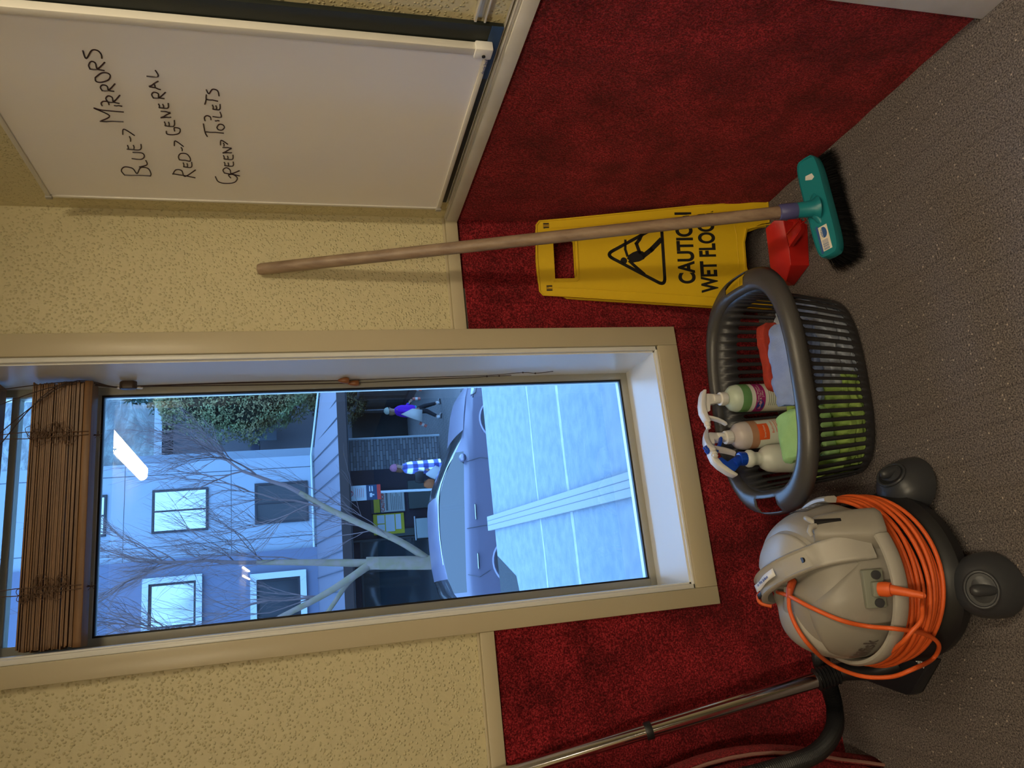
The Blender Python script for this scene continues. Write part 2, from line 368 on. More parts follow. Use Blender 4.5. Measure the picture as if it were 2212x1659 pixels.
# handwriting, strokes as marker lines (letters follow the writing on the board)
STROKES = [  # crop units: photo px = v*0.31646
 # BLUE
 [(850,1195),(1028,1200)], [(850,1195),(828,1165),(850,1140),(905,1150),(935,1185),(960,1145),(1010,1150),(1030,1185),(1025,1203)],
 [(950,1140),(1003,1125),(995,1095)], [(898,1082),(960,1088),(985,1070),(970,1045),(905,1040)], [(865,1018),(955,1022),(962,985)], [(875,1020),(872,990)], [(915,1018),(912,990)],
 [(893,965),(885,930)], [(838,918),(846,882),(918,925)],
 # MIRRORS
 [(683,828),(845,830)], [(690,825),(748,790),(640,738),(700,752),(845,765)], [(780,720),(836,724)], [(697,722),(690,705),(705,692),(735,695),(744,715)],
 [(735,695),(818,705)], [(737,697),(722,672),(738,655),(765,665),(775,695),(818,650)],
 [(695,618),(782,622)], [(697,618),(685,596),(700,580),(730,588),(742,615),(785,572)],
 [(650,530),(655,555),(690,562),(740,545),(752,515),(730,498),(690,500),(650,530)],
 [(612,470),(715,480)], [(614,470),(605,445),(622,420),(650,430),(665,470),(715,425)],
 [(565,345),(588,400),(625,345),(665,345),(690,370),(695,398)],
 None,  # RED
 [(1178,1185),(1335,1213)], [(1180,1190),(1200,1160),(1240,1165),(1262,1205),(1335,1160)],
 [(1250,1138),(1305,1142),(1308,1108)], [(1255,1138),(1252,1110)], [(1280,1138),(1278,1115)],
 [(1225,1090),(1298,1100)], [(1225,1092),(1218,1068),(1235,1048),(1275,1052),(1298,1080),(1298,1100)],
 [(1245,1030),(1238,1005)], [(1190,995),(1196,962),(1252,1000)],
 # GENERAL
 [(1135,895),(1140,915),(1180,920),(1222,910),(1228,880),(1190,872),(1192,895)],
 [(1125,858),(1185,862),(1190,822)], [(1128,858),(1124,830)], [(1155,860),(1152,832)],
 [(1170,800),(1098,803)], [(1100,803),(1165,770)], [(1165,768),(1098,758)],
 [(1085,735),(1145,738),(1148,705)], [(1088,735),(1084,708)], [(1116,736),(1112,710)],
 [(1045,668),(1125,672)], [(1046,668),(1035,645),(1050,630),(1080,640),(1085,668),(1130,630)],
 [(1100,612),(1020,590)], [(1020,590),(1082,552)], [(1060,600),(1050,568)],
 [(1000,520),(1078,522),(1060,480)],
 None,  # GREEN
 [(1470,1205),(1490,1240),(1540,1252),(1600,1245),(1620,1215),(1590,1192),(1560,1195),(1575,1215)],
 [(1530,1180),(1638,1200)], [(1532,1182),(1522,1160),(1545,1145),(1570,1160),(1580,1185),(1635,1165)],
 [(1532,1130),(1588,1134),(1592,1105)], [(1535,1130),(1532,1106)], [(1560,1132),(1558,1110)],
 [(1528,1085),(1585,1088),(1590,1058)], [(1530,1085),(1527,1060)], [(1556,1086),(1554,1064)],
 [(1585,1042),(1522,1044)], [(1522,1044),(1582,1012)], [(1582,1010),(1520,1006)],
 [(1530,998),(1526,975)], [(1505,990),(1510,958),(1555,985)],
 # TOILETS
 [(1415,932),(1400,905),(1388,845)], [(1405,900),(1530,908)],
 [(1480,870),(1490,885),(1515,888),(1532,870),(1520,852),(1495,850),(1480,870)], [(1468,824),(1500,824)], [(1400,825),(1395,802),(1412,790),(1435,798),(1440,818)],
 [(1450,795),(1508,800),(1502,765)], [(1452,745),(1498,748),(1502,712)], [(1455,745),(1452,715)], [(1478,746),(1475,720)],
 [(1400,712),(1410,645)], [(1408,678),(1490,690)], [(1408,612),(1425,640),(1450,610),(1485,620),(1495,655)]]
K = 700/2212
HB = [B(), B(), B()]
line_ = 0
for st in STROKES:
    if st is None: line_ += 1; continue
    b = HB[line_]
    P = [wl(x*K, y*K, -.0212) for x, y in st]
    if len(P) > 2: P = smooth_path(P, 5)
    else: P = [P[0].lerp(P[1], t/4)+Vector((0, .0008*math.sin(t*2.1), .0006*math.cos(t*1.7))) for t in range(5)]
    b.tube(P, .0013, 6)
for b, w_ in zip(HB, ('BLUE arrow MIRRORS', 'RED arrow GENERAL', 'GREEN arrow TOILETS')):
    if b.v: ho = b.build('handwriting', INK); ho['label'] = 'handwritten line '+w_; keep(ho, wbd)
# cable trunking stub right of the board
tk = B().box(-.014, 0, -.9, -.752, .985, .990).box(-.014, 0, -.9, -.752, .968, .972).box(-.003, 0, -.9, -.752, .972, .985)
tag(tk.build('metal_channel', mat('cream_painted_metal', (.62, .55, .40), .35, .3), bevel=.001), 'thin horizontal cream metal channel on the wall at the right end of the chalkboard', 'cable channel')

# ================================================================ BLIND
bl = empty('wooden_blind', (-.72, .13, 1.79), 'raised brown wooden slat blind bunched at the top of the window with tangled cords', 'blind')
random.seed(4); b = B(); z = 1.816
bx0, bx1 = WX0+.008, WX1-.014
while z < 1.925:
    h = random.choice((.0026, .003, .0036)); j = random.uniform(-.0022, .0022)
    b.box(bx0+random.uniform(0, .005), bx1-random.uniform(0, .006), .098+j, .148+j, z, z+h, M=T(ry=random.uniform(-.0012, .0012))); z += h+random.uniform(.0006, .0022)
keep(b.build('slat_stack', BLINDW, smooth=0), bl)
keep(B().box(bx0, bx1, .096, .150, 1.796, 1.814).build('bottom_rail', BLINDW, bevel=.002), bl)
keep(B().box(bx0, bx1, .085, .150, 1.995, 2.06).build('head_rail', BLINDW, bevel=.003), bl)
BCORD = mat('blind_cord', (.13, .075, .045), .8)
for cx_ in (bx0+.13, bx1-.13):
    b = B()
    for dx in (-.004, .004): b.tube([(cx_+dx, .094, 1.80), (cx_+dx*2, .0945, 1.93), (cx_+dx, .10, 2.0)], .0011, 5)
    for k in range(26):  # tangled ladder cord loops in front of the stack
        r = random.uniform(.006, .017); q = Vector((cx_+random.uniform(-.020, .024), .0925, 1.835+k*.0035))
        P = [q+Vector((r*math.cos(a)*random.uniform(.5, 1.2), random.uniform(-.004, .0), r*.7*math.sin(a)*random.uniform(.5, 1.2))) for a in [i*1.15 for i in range(6)]]
        b.tube(smooth_path(P, 4), .0008, 4)
    keep(b.build('ladder_cord', BCORD, smooth=60), bl)
for cx_ in (bx0+.13, bx1-.13):
    b = B()
    b.tube([(cx_, .123, 1.797), (cx_, .123, 1.782)], .0014, 5)
    for k in range(5): a = k*1.25; b.tube([(cx_, .123, 1.786), (cx_+.010*math.cos(a), .123+.006*math.sin(a*2), 1.786+.010*math.sin(a))], .0008, 4)
    keep(b.build('cord_end', CORD), bl)
# lift cords running over the stack to the cleat, then down to the tassels
cl = Vector((-.414, .135, 1.725))
b = B()
for k in range(4):
    a = Vector((bx1-.02-.1*(k % 2)-.02*k, .09, 2.0)); c_ = Vector((bx1-.004*k-.004, .090, 1.84+.012*k))
    b.tube(smooth_path([a, c_, cl+Vector((-.004, -.004+.002*k, .032)), cl+Vector((-.004, 0, .0))], 5), .0012, 5)
ends = [Vector((-.410, .160, 1.195)), Vector((-.412, .182, 1.168))]
for k, e_ in enumerate((ends[0], ends[0], ends[1])):
    mid = cl.lerp(e_, .5)+Vector((-.001*k, .003*(k-1), 0)); b.tube(smooth_path([cl+Vector((-.003, .002*k, -.01)), mid, e_+Vector((0, 0, .02))], 6), .0013, 5)
b.tube(smooth_path([ends[0], (-.409, .156, 1.0), (-.410, .150, .80), (-.408, .138, .70), (-.410, .142, .66), (-.408, .134, .61)], 6), .0010, 5)
b.tube(smooth_path([ends[1], (-.411, .172, 1.0), (-.412, .160, .85), (-.409, .164, .80), (-.410, .156, .73)], 6), .0010, 5)
for q in ((-.408, .138, .70), (-.410, .142, .662), (-.409, .164, .80), (-.4095, .160, .765)): b.lathe([(.0008, -.003), (.0026, 0), (.0008, .003)], 8, M=T(q))
keep(b.build('lift_cord', CORD), bl)
b = B().prism([(-.020, 0), (-.014, .012), (.014, .012), (.022, 0), (.014, -.010), (-.012, -.010)], -.010, .010, M=frame(cl, (0, 0, 1), (0, 1, 0)))
keep(b.build('cord_cleat', mat('dark_brown_plastic', (.06, .035, .02), .4), bevel=.003), bl)
for q in (cl+Vector((-.004, .004, .020)), cl+Vector((-.004, .008, -.024))): keep(B().box(-.004, .004, -.004, .004, -.007, .007, M=T(q, rx=.5)).build('cleat_clip', PLASTW, bevel=.002), bl)
for e_ in ends:
    keep(B().lathe([(.003, .020), (.006, .014), (.0085, .002), (.0088, -.004), (.007, -.009), (.003, -.010)], 16, M=T(e_)).build('cord_tassel', KNOB), bl)

# ================================================================ WET FLOOR SIGN
xh = Vector((.979, -.205, 0)).normalized(); SO = Vector((-.155, -.128, 0)); zh = Vector((.205*.092, .979*.092, .665)).normalized()
SM = frame(SO, xh, zh)          # local X across, local Y up the panel, local Z out towards the room
sg = empty('wet_floor_sign', SO, 'yellow folding caution wet floor sign leaning in the corner', 'safety sign')
def keepS(o): return keep(o, sg)
def panel(z0, z1, half_b, half_t, dx=0):
    cxx = .002+dx
    outer = [(cxx-half_b, 0), (cxx-half_b+.065, 0), (cxx-half_b+.068, .025), (cxx-.070, .072), (cxx-.035, .080), (cxx+.035, .080), (cxx+.070, .070), (cxx+half_b-.068, .025), (cxx+half_b-.065, 0), (cxx+half_b, 0), (cxx+half_b-.001, .10),
             (cxx+half_t+.006, .60), (cxx+half_t-.001, .672), (cxx+half_t-.012, .680), (cxx, .684), (cxx-half_t+.012, .680), (cxx-half_t+.001, .672), (cxx-half_t-.006, .60), (cxx-half_b+.001, .10)]
    inner = [(cxx-.058, .582), (cxx-.052, .576), (cxx+.052, .576), (cxx+.058, .582), (cxx+.058, .636), (cxx-.058, .636)]
    bm = bmesh.new(); vs = [bm.verts.new((x, y, 0)) for x, y in outer]; es = [bm.edges.new((vs[i], vs[(i+1) % len(vs)])) for i in range(len(vs))]
    vi = [bm.verts.new((x, y, 0)) for x, y in inner]; es += [bm.edges.new((vi[i], vi[(i+1) % len(vi)])) for i in range(len(vi))]
    bmesh.ops.triangle_fill(bm, use_beauty=True, use_dissolve=False, edges=es)
    r = bmesh.ops.extrude_face_region(bm, geom=list(bm.faces)); up = [g for g in r['geom'] if isinstance(g, bmesh.types.BMVert)]
    for v in up: v.co.z = z1-z0
    for v in bm.verts: v.co.z += z0
    bm.transform(SM); b = B(); bm.verts.index_update(); b.add([v.co.copy() for v in bm.verts], [[v.index for v in f.verts] for f in bm.faces]); bm.free(); return b
f_ = panel(-.004, .002, .156, .104)
# raised borders of the front panel
def strip(P, w, h0=.002, h1=.005, b=None, mi=0):
    b = b or B()
    for (a, c) in zip(P[:-1], P[1:]):
        a = Vector(a); c = Vector(c); d = (c-a).normalized(); n = Vector((-d.y, d.x))*w/2; e = d*w*.4
        b.prism([a-n-e, c-n+e, c+n+e, a+n-e], h0, h1, M=SM, mi=mi)
    return b
FS = f_.build('front_panel', YEL, smooth=0); keepS(FS)
b = B()
strip([(-.152, .004), (-.150, .10), (-.106, .60), (-.101, .672), (-.09, .681), (.002, .684), (.094, .681), (.105, .672), (.110, .60), (.154, .10), (.156, .004), (.094, .004)], .004, b=b)
strip([(-.125, .115), (-.085, .560), (-.080, .655)], .0025, b=b, h1=.0035); strip([(.129, .115), (.089, .560), (.084, .655)], .0025, b=b, h1=.0035); strip([(-.125, .115), (-.06, .104), (.06, .104), (.129, .115)], .002, b=b, h1=.003)
strip([(-.064, .576), (-.060, .570), (.062, .570), (.068, .576), (.068, .64)], .003, b=b, h1=.005); strip([(-.064, .576), (-.064, .64)], .003, b=b, h1=.005)
strip([(-.083, .0), (-.073, .076), (-.035, .086), (.035, .086), (.075, .074), (.088, 0)], .003, b=b, h1=.005)
keepS(b.build('raised_border', YEL, bevel=.0008, seg=1))
keepS(panel(-.024, -.018, .153, .102, -.004).build('rear_panel', YEL, smooth=0))
YSL = mat('dark_yellow_slot', (.35, .20, .01), .5)
for x in (-.078, .096):
    hg = B().box(x-.012, x+.004, .645, .662, -.018, .0022, M=SM).build('hinge', YSL, smooth=0); keepS(hg)
    b = B()
    for q in (-.010, .001): b.box(x+q-.001, x+q+.002, .646, .661, .0021, .0035, M=SM)
    keep(b.build('hinge_pin', BINK, smooth=0), hg)
TZ = .0024
keepS(text('caution_lettering', 'CAUTION', .066, SM@T((.024, .2365, TZ)), BINK, weight=.0022, align='CENTER', sx=.69))
keepS(text('wet_floor_lettering', 'WET FLOOR', .066, SM@T((.011, .1715, TZ)), BINK, weight=.0022, align='CENTER', sx=.62))
b = B()   # triangle outline with rounded corners and the slipping man
tri = [(.008, .490), (.092, .324), (-.084, .324)]; P = []
for i in range(3):
    c = Vector(tri[i]); p = Vector(tri[i-1]); n = Vector(tri[(i+1) % 3]); a = c+(p-c).normalized()*.024; d = c+(n-c).normalized()*.024
    for t in range(7): t /= 6; P.append(tuple(a*(1-t)**2+c*2*t*(1-t)+d*t*t))
P.append(P[0]); strip(P, .0090, .0020, .0026, b)
b.prism([(-.010+.0095*math.cos(i*PI/8), .439+.0095*math.sin(i*PI/8)) for i in range(16)], .002, .0026, M=SM)
def blob(Q): b.prism(Q, .002, .0026, M=SM)
blob([(-.004, .430), (.006, .424), (.013, .412), (.018, .398), (.016, .384), (.008, .372), (-.006, .380), (-.013, .395), (-.016, .415)])
strip([(-.012, .422), (-.026, .408), (-.048, .384)], .0085, .0020, .0026, b)
strip([(.004, .428), (.022, .433), (.047, .431)], .0070, .0020, .0026, b)
strip([(.004, .380), (.020, .358), (.046, .330)], .0135, .0020, .0026, b)
strip([(.012, .392), (.038, .400), (.050, .390), (.072, .378)], .0095, .0020, .0026, b)
keepS(b.build('slipping_person_symbol', BINK, smooth=0))

# ================================================================ BROOM
hA, hB_ = Vector((-.047, -.444, .084)), Vector((-.316, -.452, .084))
mid = (hA+hB_)/2; BMX = frame(mid, hB_-hA, Vector((0, .35, 1))); hl = (hB_-hA).length/2
br = empty('broom', (mid.x, mid.y, 0), 'push broom with teal head, black bristles and long wooden handle leaning on the wall', 'broom')
tip = Vector((-.166, -.016, 1.407)); sock = Vector((-.187, -.434, .137))
# head: rounded teal block with a lip and sloping front; local Z points to the room
prof = []
for i in range(10):
    t = PI/2+PI*i/9; prof.append((-hl+.018+.018*math.cos(t), .022*math.sin(t)))
for i in range(10):
    t = -PI/2+PI*i/9; prof.append((hl-.018+.018*math.cos(t), .022*math.sin(t)))
# BMX: X along head, Y up/back, Z = X x Y
def keepB(o): return keep(o, br)
up = Vector((0, -.30, .95)).normalized(); HX = (hB_-hA).normalized(); HM = frame(mid, HX, up.cross(HX))   # local Z = up-ish normal of the top face
if HM.col[2].to_3d().z < 0: HM = frame(mid, HX, -up.cross(HX))
prof = []
a_, b_2 = hl, .030
for i in range(28):
    x, y = sup(2*PI*i/28, a_, b_2, 5); prof.append((x, y))
b = B(); L0 = [[HM@Vector((x*s, y*s, h)) for x, y in prof] for s, h in ((.97, -.020), (1.0, -.016), (1.0, .006), (.985, .0095), (.965, .0095), (.955, .006))]
b.grid(L0, closed_v=True); n = len(prof); b.add(L0[-1], [tuple(range(n))]); b.add(L0[0], [tuple(range(n))])
keepB(b.build('broom_head', TEAL, smooth=40))
sd = (tip-sock).normalized(); base = sock-sd*.036
b = B(); b.tube([base-Vector((0, .004, .012)), base, sock+sd*.002], [.030, .0205, .0185], 20); b.tube([base+Vector((.05, 0, -.022)), base+Vector((0, 0, -.002)), base+Vector((-.05, 0, -.022))], [.004, .017, .004], 12)
keepB(b.build('handle_socket', TEAL, smooth=50))
b = B(); b.tube([sock, sock+sd*.003, sock+sd*.040, sock+sd*.043], [.0185, .0196, .0196, .0165], 20)
keepB(b.build('socket_collar', PURP, smooth=50))
b = B(); b.tube([sock+sd*.03, sock+sd*.5, sock+sd*1.0, tip-sd*.010, tip-sd*.002, tip], [.0150, .0155, .0152, .0148, .013, .009], 16)
keepB(b.build('handle', WOODH, smooth=50))
# bristles
random.seed(9); b = B()
for i in range(7500):
    u = random.uniform(-1, 1)*hl*.96; w = random.uniform(-1, 1)*.024; p0 = HM@Vector((u, w, -.017))
    fl = 1+.5*abs(u)/hl; d = Vector((HX*u*.22))+HM.col[1].to_3d()*(w*1.1)*fl
    p2 = p0+d*.8+Vector((random.gauss(0, .004), random.gauss(.016, .006), 0)); p2.z = random.uniform(.001, .014); p1 = (p0+p2)/2+Vector((random.gauss(0, .002), random.gauss(0, .003), .003))
    s = random.uniform(.0004, .0008); a = random.uniform(0, PI); q = Vector((math.cos(a), math.sin(a), 0))*s
    b.add([p0-q, p0+q, p1+q, p1-q, p2], [(0, 1, 2, 3), (3, 2, 4)], 0)
for i in range(170):   # stray frayed grey fibres
    u = random.uniform(-.9, .95)*hl; p = HM@Vector((u, random.choice((-.032, -.03, -.026)), -.022)); P = [p]
    d = Vector((random.gauss(0, .5), -.6, random.uniform(-.5, .35))).normalized()
    for k in range(8): d = (d+Vector((random.gauss(0, .55), random.gauss(0, .4), random.gauss(-.1, .4)))).normalized(); p = p+d*.0065; p.z = max(p.z, .003); P.append(p)
    b.tube(P, .00028, 3, mi=1)
core = [[HM@Vector((x*.93*s, y*.8*s, h)) for x, y in prof] for s, h in ((1, -.017), (1.02, -.030))]
cb = [Vector((p.x, p.y+.016, .004)) for p in [HM@Vector((x*1.0, y*1.15, -.045)) for x, y in prof]]
b.grid([core[0], core[1], cb], closed_v=True); b.add(cb, [tuple(range(n))])
ob = b.build('bristles', [mat('black_bristle', (.004, .004, .0045), .8, spec=.2), mat('frayed_fibre', (.16, .14, .11), .7)], smooth=0); ob['kind'] = 'stuff'; keepB(ob)
Lf = T((0, 0, .0068))
b = B().box(.055, .118, -.012, .012, .0062, .0068, M=HM); keepB(b.build('sticker', CREAMW, smooth=0))
b = B().box(.050, .122, -.018, -.0125, .0062, .0067, M=HM); b.prism([(.072+.014*math.cos(i*PI/8), .0085*math.sin(i*PI/8)) for i in range(16)], .0069, .0072, M=HM)
for i in range(11): b.box(.091+i*.0024, .0912+i*.0024+random.choice((.0006, .0012)), -.009, .006, .0069, .0071, M=HM)
keepB(b.build('sticker_print', mat('sticker_blue', (.03, .10, .30), .5), smooth=0))
keepB(text('sticker_lettering', 'oates', .011, HM@T((.072, -.003, .0073), rz=PI), CREAMW, align='CENTER'))
keepB(B().prism([(-.088, -.010), (-.078, -.013), (-.070, .004), (-.074, .012), (-.086, .008)], .0062, .0068, M=HM).build('sticker', PLASTW, smooth=0))

# ================================================================ DUSTPAN
dp = empty('dustpan', (-.21, -.24, 0), 'red plastic dustpan on the carpet behind the broom head', 'dustpan')
def c7(a, b_): return (1600+a*.1808, 320+b_*.1808)
def P7(a, b_, z): return at(*c7(a, b_), 'z', z)
A = P7(295, 960, .095); Bq = P7(350, 1420, .075); C_ = P7(545, 1590, .045); D = P7(578, 1172, .062); E_ = P7(600, 1400, .058); Fp = P7(822, 1400, .0); G = P7(800, 900, .0); Hh = P7(515, 858, .062); Bt = P7(640, 1640, .0); H2 = P7(400, 860, .085)
V = [A, Bq, C_, E_, D, Hh, H2, Fp, G, Bt, Vector((A.x-.02, A.y+.075, .0)), Vector((Bq.x-.03, Bq.y+.06, 0))]
b = B(); b.add(V, [(0, 1, 2, 3), (0, 3, 4), (0, 4, 5, 6), (3, 4, 5, 8, 7), (2, 3, 7, 9), (1, 2, 9, 11), (0, 1, 11, 10), (6, 0, 10), (6, 10, 8, 5), (7, 8, 10, 11, 9)])
keep(b.build('pan', REDP, bevel=.0022, smooth=20), dp)
t1 = P7(690, 868, .098); t2 = P7(745, 875, .090); t3 = P7(722, 962, .084); h0 = P7(548, 1030, .094); h1 = P7(582, 1172, .088)
b = B(); b.add([h0, h1, t3, t1, h0-Vector((0, 0, .012)), h1-Vector((0, 0, .012)), t3-Vector((0, 0, .016)), t1-Vector((0, 0, .016))], [(0, 1, 2, 3), (4, 5, 6, 7), (0, 1, 5, 4), (1, 2, 6, 5), (2, 3, 7, 6), (3, 0, 4, 7)])
b.tube([h0, t1, t1.lerp(t2, .6)+Vector((.004, 0, .002)), t3, h1], .0022, 8)
keep(b.build('dustpan_handle', REDP, bevel=.001), dp)
b = B(); b.tube([t1, t1+Vector((.012, -.004, -.002)), t2+Vector((.010, -.006, 0)), t2+Vector((0, -.006, -.004)), t3.lerp(t1, .5)], .0018, 8)
keep(b.build('hanging_loop', REDP), dp)
b = B().lathe([(.016, 0), (.022, .010), (.022, .035), (.014, .042)], 18, M=T((G.x+.004, G.y+.028, 0))); keep(b.build('pan_corner', REDP, smooth=60), dp)

# ================================================================ BASKET
bk = empty('laundry_basket', (-.596, -.280, 0), 'charcoal slotted plastic laundry basket holding cloths and spray bottles', 'basket', rz=-.07)
NS = 64; SUBC = 6
def level(t, f):      # f: 0 bottom .. 1 top ; returns centre-line wall point
    g = f**.75; a = .217+(.244-.217)*g; b_ = .108+(.160-.108)*g; return sup(t, a, b_, 2.9)
# equal arc-length parameters around the top
NT = 2000; pts = [sup(2*PI*i/NT, .24, .15, 3.2) for i in range(NT+1)]; acc = [0]
for i in range(NT): acc.append(acc[-1]+math.dist(pts[i], pts[i+1]))
def tpar(s):
    s = (s % 1)*acc[-1]; lo, hi = 0, NT
    while hi-lo > 1:
        m_ = (lo+hi)//2
        if acc[m_] <= s: lo = m_
        else: hi = m_
    return 2*PI*(lo+(s-acc[lo])/max(1e-9, acc[hi]-acc[lo]))/NT
cols = []   # (param, isSlot, offset)
offs = [1, .35, .0, .35, 1]
zrow = [(.012, 0), (.034, 1), (.15, 2), (.206, 3), (.236, 4)]
P = []; slotcol = []
for k in range(NS):
    w = 1/NS; fr = [0, .0, .14, .28, .42, .56]          # slot columns then rib
    ss = [k*w+x*w for x in (0, .10, .27, .44, .54)]
    for q, s in enumerate(ss):
        t = tpar(s); r = .006*offs[q]; row = []
        for z, kind in ((.0, -1), (.012, 0), (.036+r, 1), (.12, 2), (.188-r, 3), (.240, 4)):
            f = z/.24; x, y = level(t, f)
            if kind == -1: x *= .965; y *= .95
            row.append(Vector((x, y, z+.002)))
        P.append(row); slotcol.append(q < 4)
b = B(); b.grid(P, closed_u=True, skip=lambda i, j: slotcol[i] and j in (2, 3))
nb = len(P); base = [P[i][0] for i in range(nb)]; b.add(base, [tuple(range(nb))])
o = b.build('basket_body', BASKETM, bk, smooth=50, solid=.0035)
# rim
NR = 160; rp = [(0, .228), (.0005, .246), (.004, .2565), (.011, .260), (.024, .258), (.035, .247), (.039, .230)]
P = []
for i in range(NR):
    t = tpar(i/NR); x, y = level(t, 1); nx, ny = sup(t, 1, 1, 2); endw = 1+.42*max(0, abs(math.cos(t)))**3
    n2 = Vector((math.copysign(abs(x/.244)**1.9/.244, x), math.copysign(abs(y/.160)**1.9/.160, y), 0)); n2 = n2.normalized() if n2.length > 0 else Vector((nx, ny, 0))
    sag = -.006*abs(math.cos(t))**2
    P.append([Vector((x, y, z))+n2*o*endw*(1 if j else 1)+Vector((0, 0, sag*(j > 0)*-1 if False else 0)) for j, (o, z) in enumerate(rp)])
def hole(i, j):
    t = tpar((i+.5)/NR); y = level(t, 1)[1]; return abs(y) < .040 and j in (3, 4)
b = B(); b.grid(P, closed_u=True, skip=hole)
b.build('rim', BRONZE, bk, smooth=60, solid=.003)
bpy.context.view_layer.update()

# ---- cloths
BKI = Matrix.Translation((-.596, -.280, 0))@Matrix.Rotation(-.07, 4, 'Z')
BKV = BKI.inverted()
def contain(p):
    q = BKV@p; f = max(0, min(1, q.z/.24))**.75; a = .217+.027*f-.006; b_ = .108+.052*f-.006; q.z = max(q.z, .007); k = (abs(q.x/a)**2.9+abs(q.y/b_)**2.9)**(1/2.9)
    if k > 1: q.x /= k; q.y /= k
    return BKI@q
def cloth(name, loc, size, rot, material, seed, label, wr=.006, group=None, rx=0, ry=0, nfold=3, sag=0):
    e = None; b = B(); random.seed(seed); sx, sy, sz = size; MM = T(loc, rx=rx, ry=ry, rz=rot)
    for k in range(nfold):
        z0 = -sz/2+sz*k/nfold; z1 = z0+sz/nfold*.9; P = []; nu, nv = 26, 20; jx = random.uniform(-.004, .004); jy = random.uniform(-.004, .004)
        for i in range(nu+1):
            row = []
            for j in range(nv*2):
                ph = 2*PI*j/(nv*2); u = -1+2*i/nu; x_, y_ = sup(ph, sy/2, (z1-z0)/2, 5); taper = (1-abs(u)**14*.12)
                p = Vector((u*sx/2+jx, x_*taper+jy, (z0+z1)/2+y_*(1-abs(u)**16*.6)-sag*(u*u)))
                nn = noise.noise_vector(Vector((p.x*26, p.y*26, p.z*40+seed*3.7)))*wr+noise.noise_vector(Vector((p.x*70+9, p.y*70, p.z*60+seed)))*wr*.35
                row.append(contain(MM@(p+nn)))
            P.append(row)
        b.grid(P, closed_v=True); nn_ = nv*2; b.add(P[0], [tuple(range(nn_))]); b.add(P[-1], [tuple(range(nn_))])
    o = b.build(name, material, smooth=70); tag(o, label, 'cloth', group); return o
def fab(n, c, v): return mat(n, c, .95, bump=(420, .5, 'n', .002), var=(30, v, .6), spec=.1)
C_OR = fab('orange_microfibre', (.42, .055, .035), (.32, .04, .03)); C_BL = fab('blue_microfibre', (.28, .36, .60), (.22, .29, .52))
C_LB = fab('pale_blue_microfibre', (.46, .50, .58), (.20, .24, .34)); C_GR = fab('mint_microfibre', (.36, .60, .24), (.30, .52, .2)); C_LG = fab('lime_microfibre', (.34, .48, .12), (.22, .38, .10))
G_ = 'microfibre cloths in the basket'
cloth('cleaning_cloth', (-.700, -.290, .055), (.22, .22, .085), .02, C_LG, 5, 'lime green cloths crumpled on the basket floor below the mint one', .014)
cloth('cleaning_cloth', (-.480, -.310, .060), (.24, .20, .10), -.15, C_LB, 7, 'pale blue grey cloth with dark folds low at the right of the basket', .016)
cloth('cleaning_cloth', (-.485, -.198, .090), (.18, .030, .15), -.10, C_OR, 2, 'orange red folded cloth standing behind the blue cloth', .006, nfold=2, rx=.15)
cloth('cleaning_cloth', (-.545, -.322, .150), (.20, .105, .075), -.22, C_BL, 11, 'light blue folded cloth lying on top near the basket rim', .010, nfold=2, rx=.25, sag=.012)
cloth('cleaning_cloth', (-.716, -.312, .152), (.122, .095, .10), .04, C_GR, 13, 'mint green folded cloth lying on top left of the blue cloth', .006, nfold=2, rx=.12, sag=.004)

# ---- spray bottles
HEAD = [(.0, .0), (.0, .016), (.012, .020), (.018, .040), (.016, .052), (.004, .060), (-.004, .056), (-.009, .046), (-.022, .044), (-.048, .045)]
def trigger_head(parent, M, shell, body, lever, nozz):
    """local X = spray direction, Z up, origin at the neck"""
    FM = M@Matrix(((1, 0, 0, 0), (0, 0, 1, 0), (0, 1, 0, 0), (0, 0, 0, 1)))      # prism plane XY -> XZ
    b = B().lathe([(.0115, 0), (.0115, .022)], 18, M=M); b.prism([(-.010, .016), (.012, .016), (.014, .034), (.030, .038), (.033, .046), (-.004, .048), (-.012, .036)], -.007, .007, M=FM)
    b.build('pump_body', body, parent, bevel=.0015)
    b = B().prism([(-.021, .036), (-.022, .043), (-.008, .052), (.015, .060), (.034, .062), (.052, .056), (.058, .050), (.056, .044), (.038, .048), (.018, .048), (-.004, .042)], -.0105, .0105, M=FM)
    b.build('shroud', shell, parent, bevel=.003)
    P = [(.044, .046), (.046, .036), (.050, .022), (.056, .010), (.062, .002)]
    b = B(); V = []
    for i, (x, z) in enumerate(P): w = .0085-.0006*i; V += [M@Vector((x-.0025, -w, z)), M@Vector((x-.0025, w, z)), M@Vector((x+.003, w, z)), M@Vector((x+.003, -w, z))]
    b.add(V, [(0, 1, 2, 3), (16, 17, 18, 19)]+[(4*i+k, 4*i+(k+1) % 4, 4*i+4+(k+1) % 4, 4*i+4+k) for i in range(4) for k in range(4)])
    b.build('trigger', lever, parent, bevel=.0012)
    b = B().lathe([(.0065, .0), (.0075, .002), (.0075, .010), (.0055, .0105), (.0055, .017), (.003, .018)], 14, M=M@T((.054, 0, .050), ry=PI/2))
    b.build('nozzle', nozz, parent)
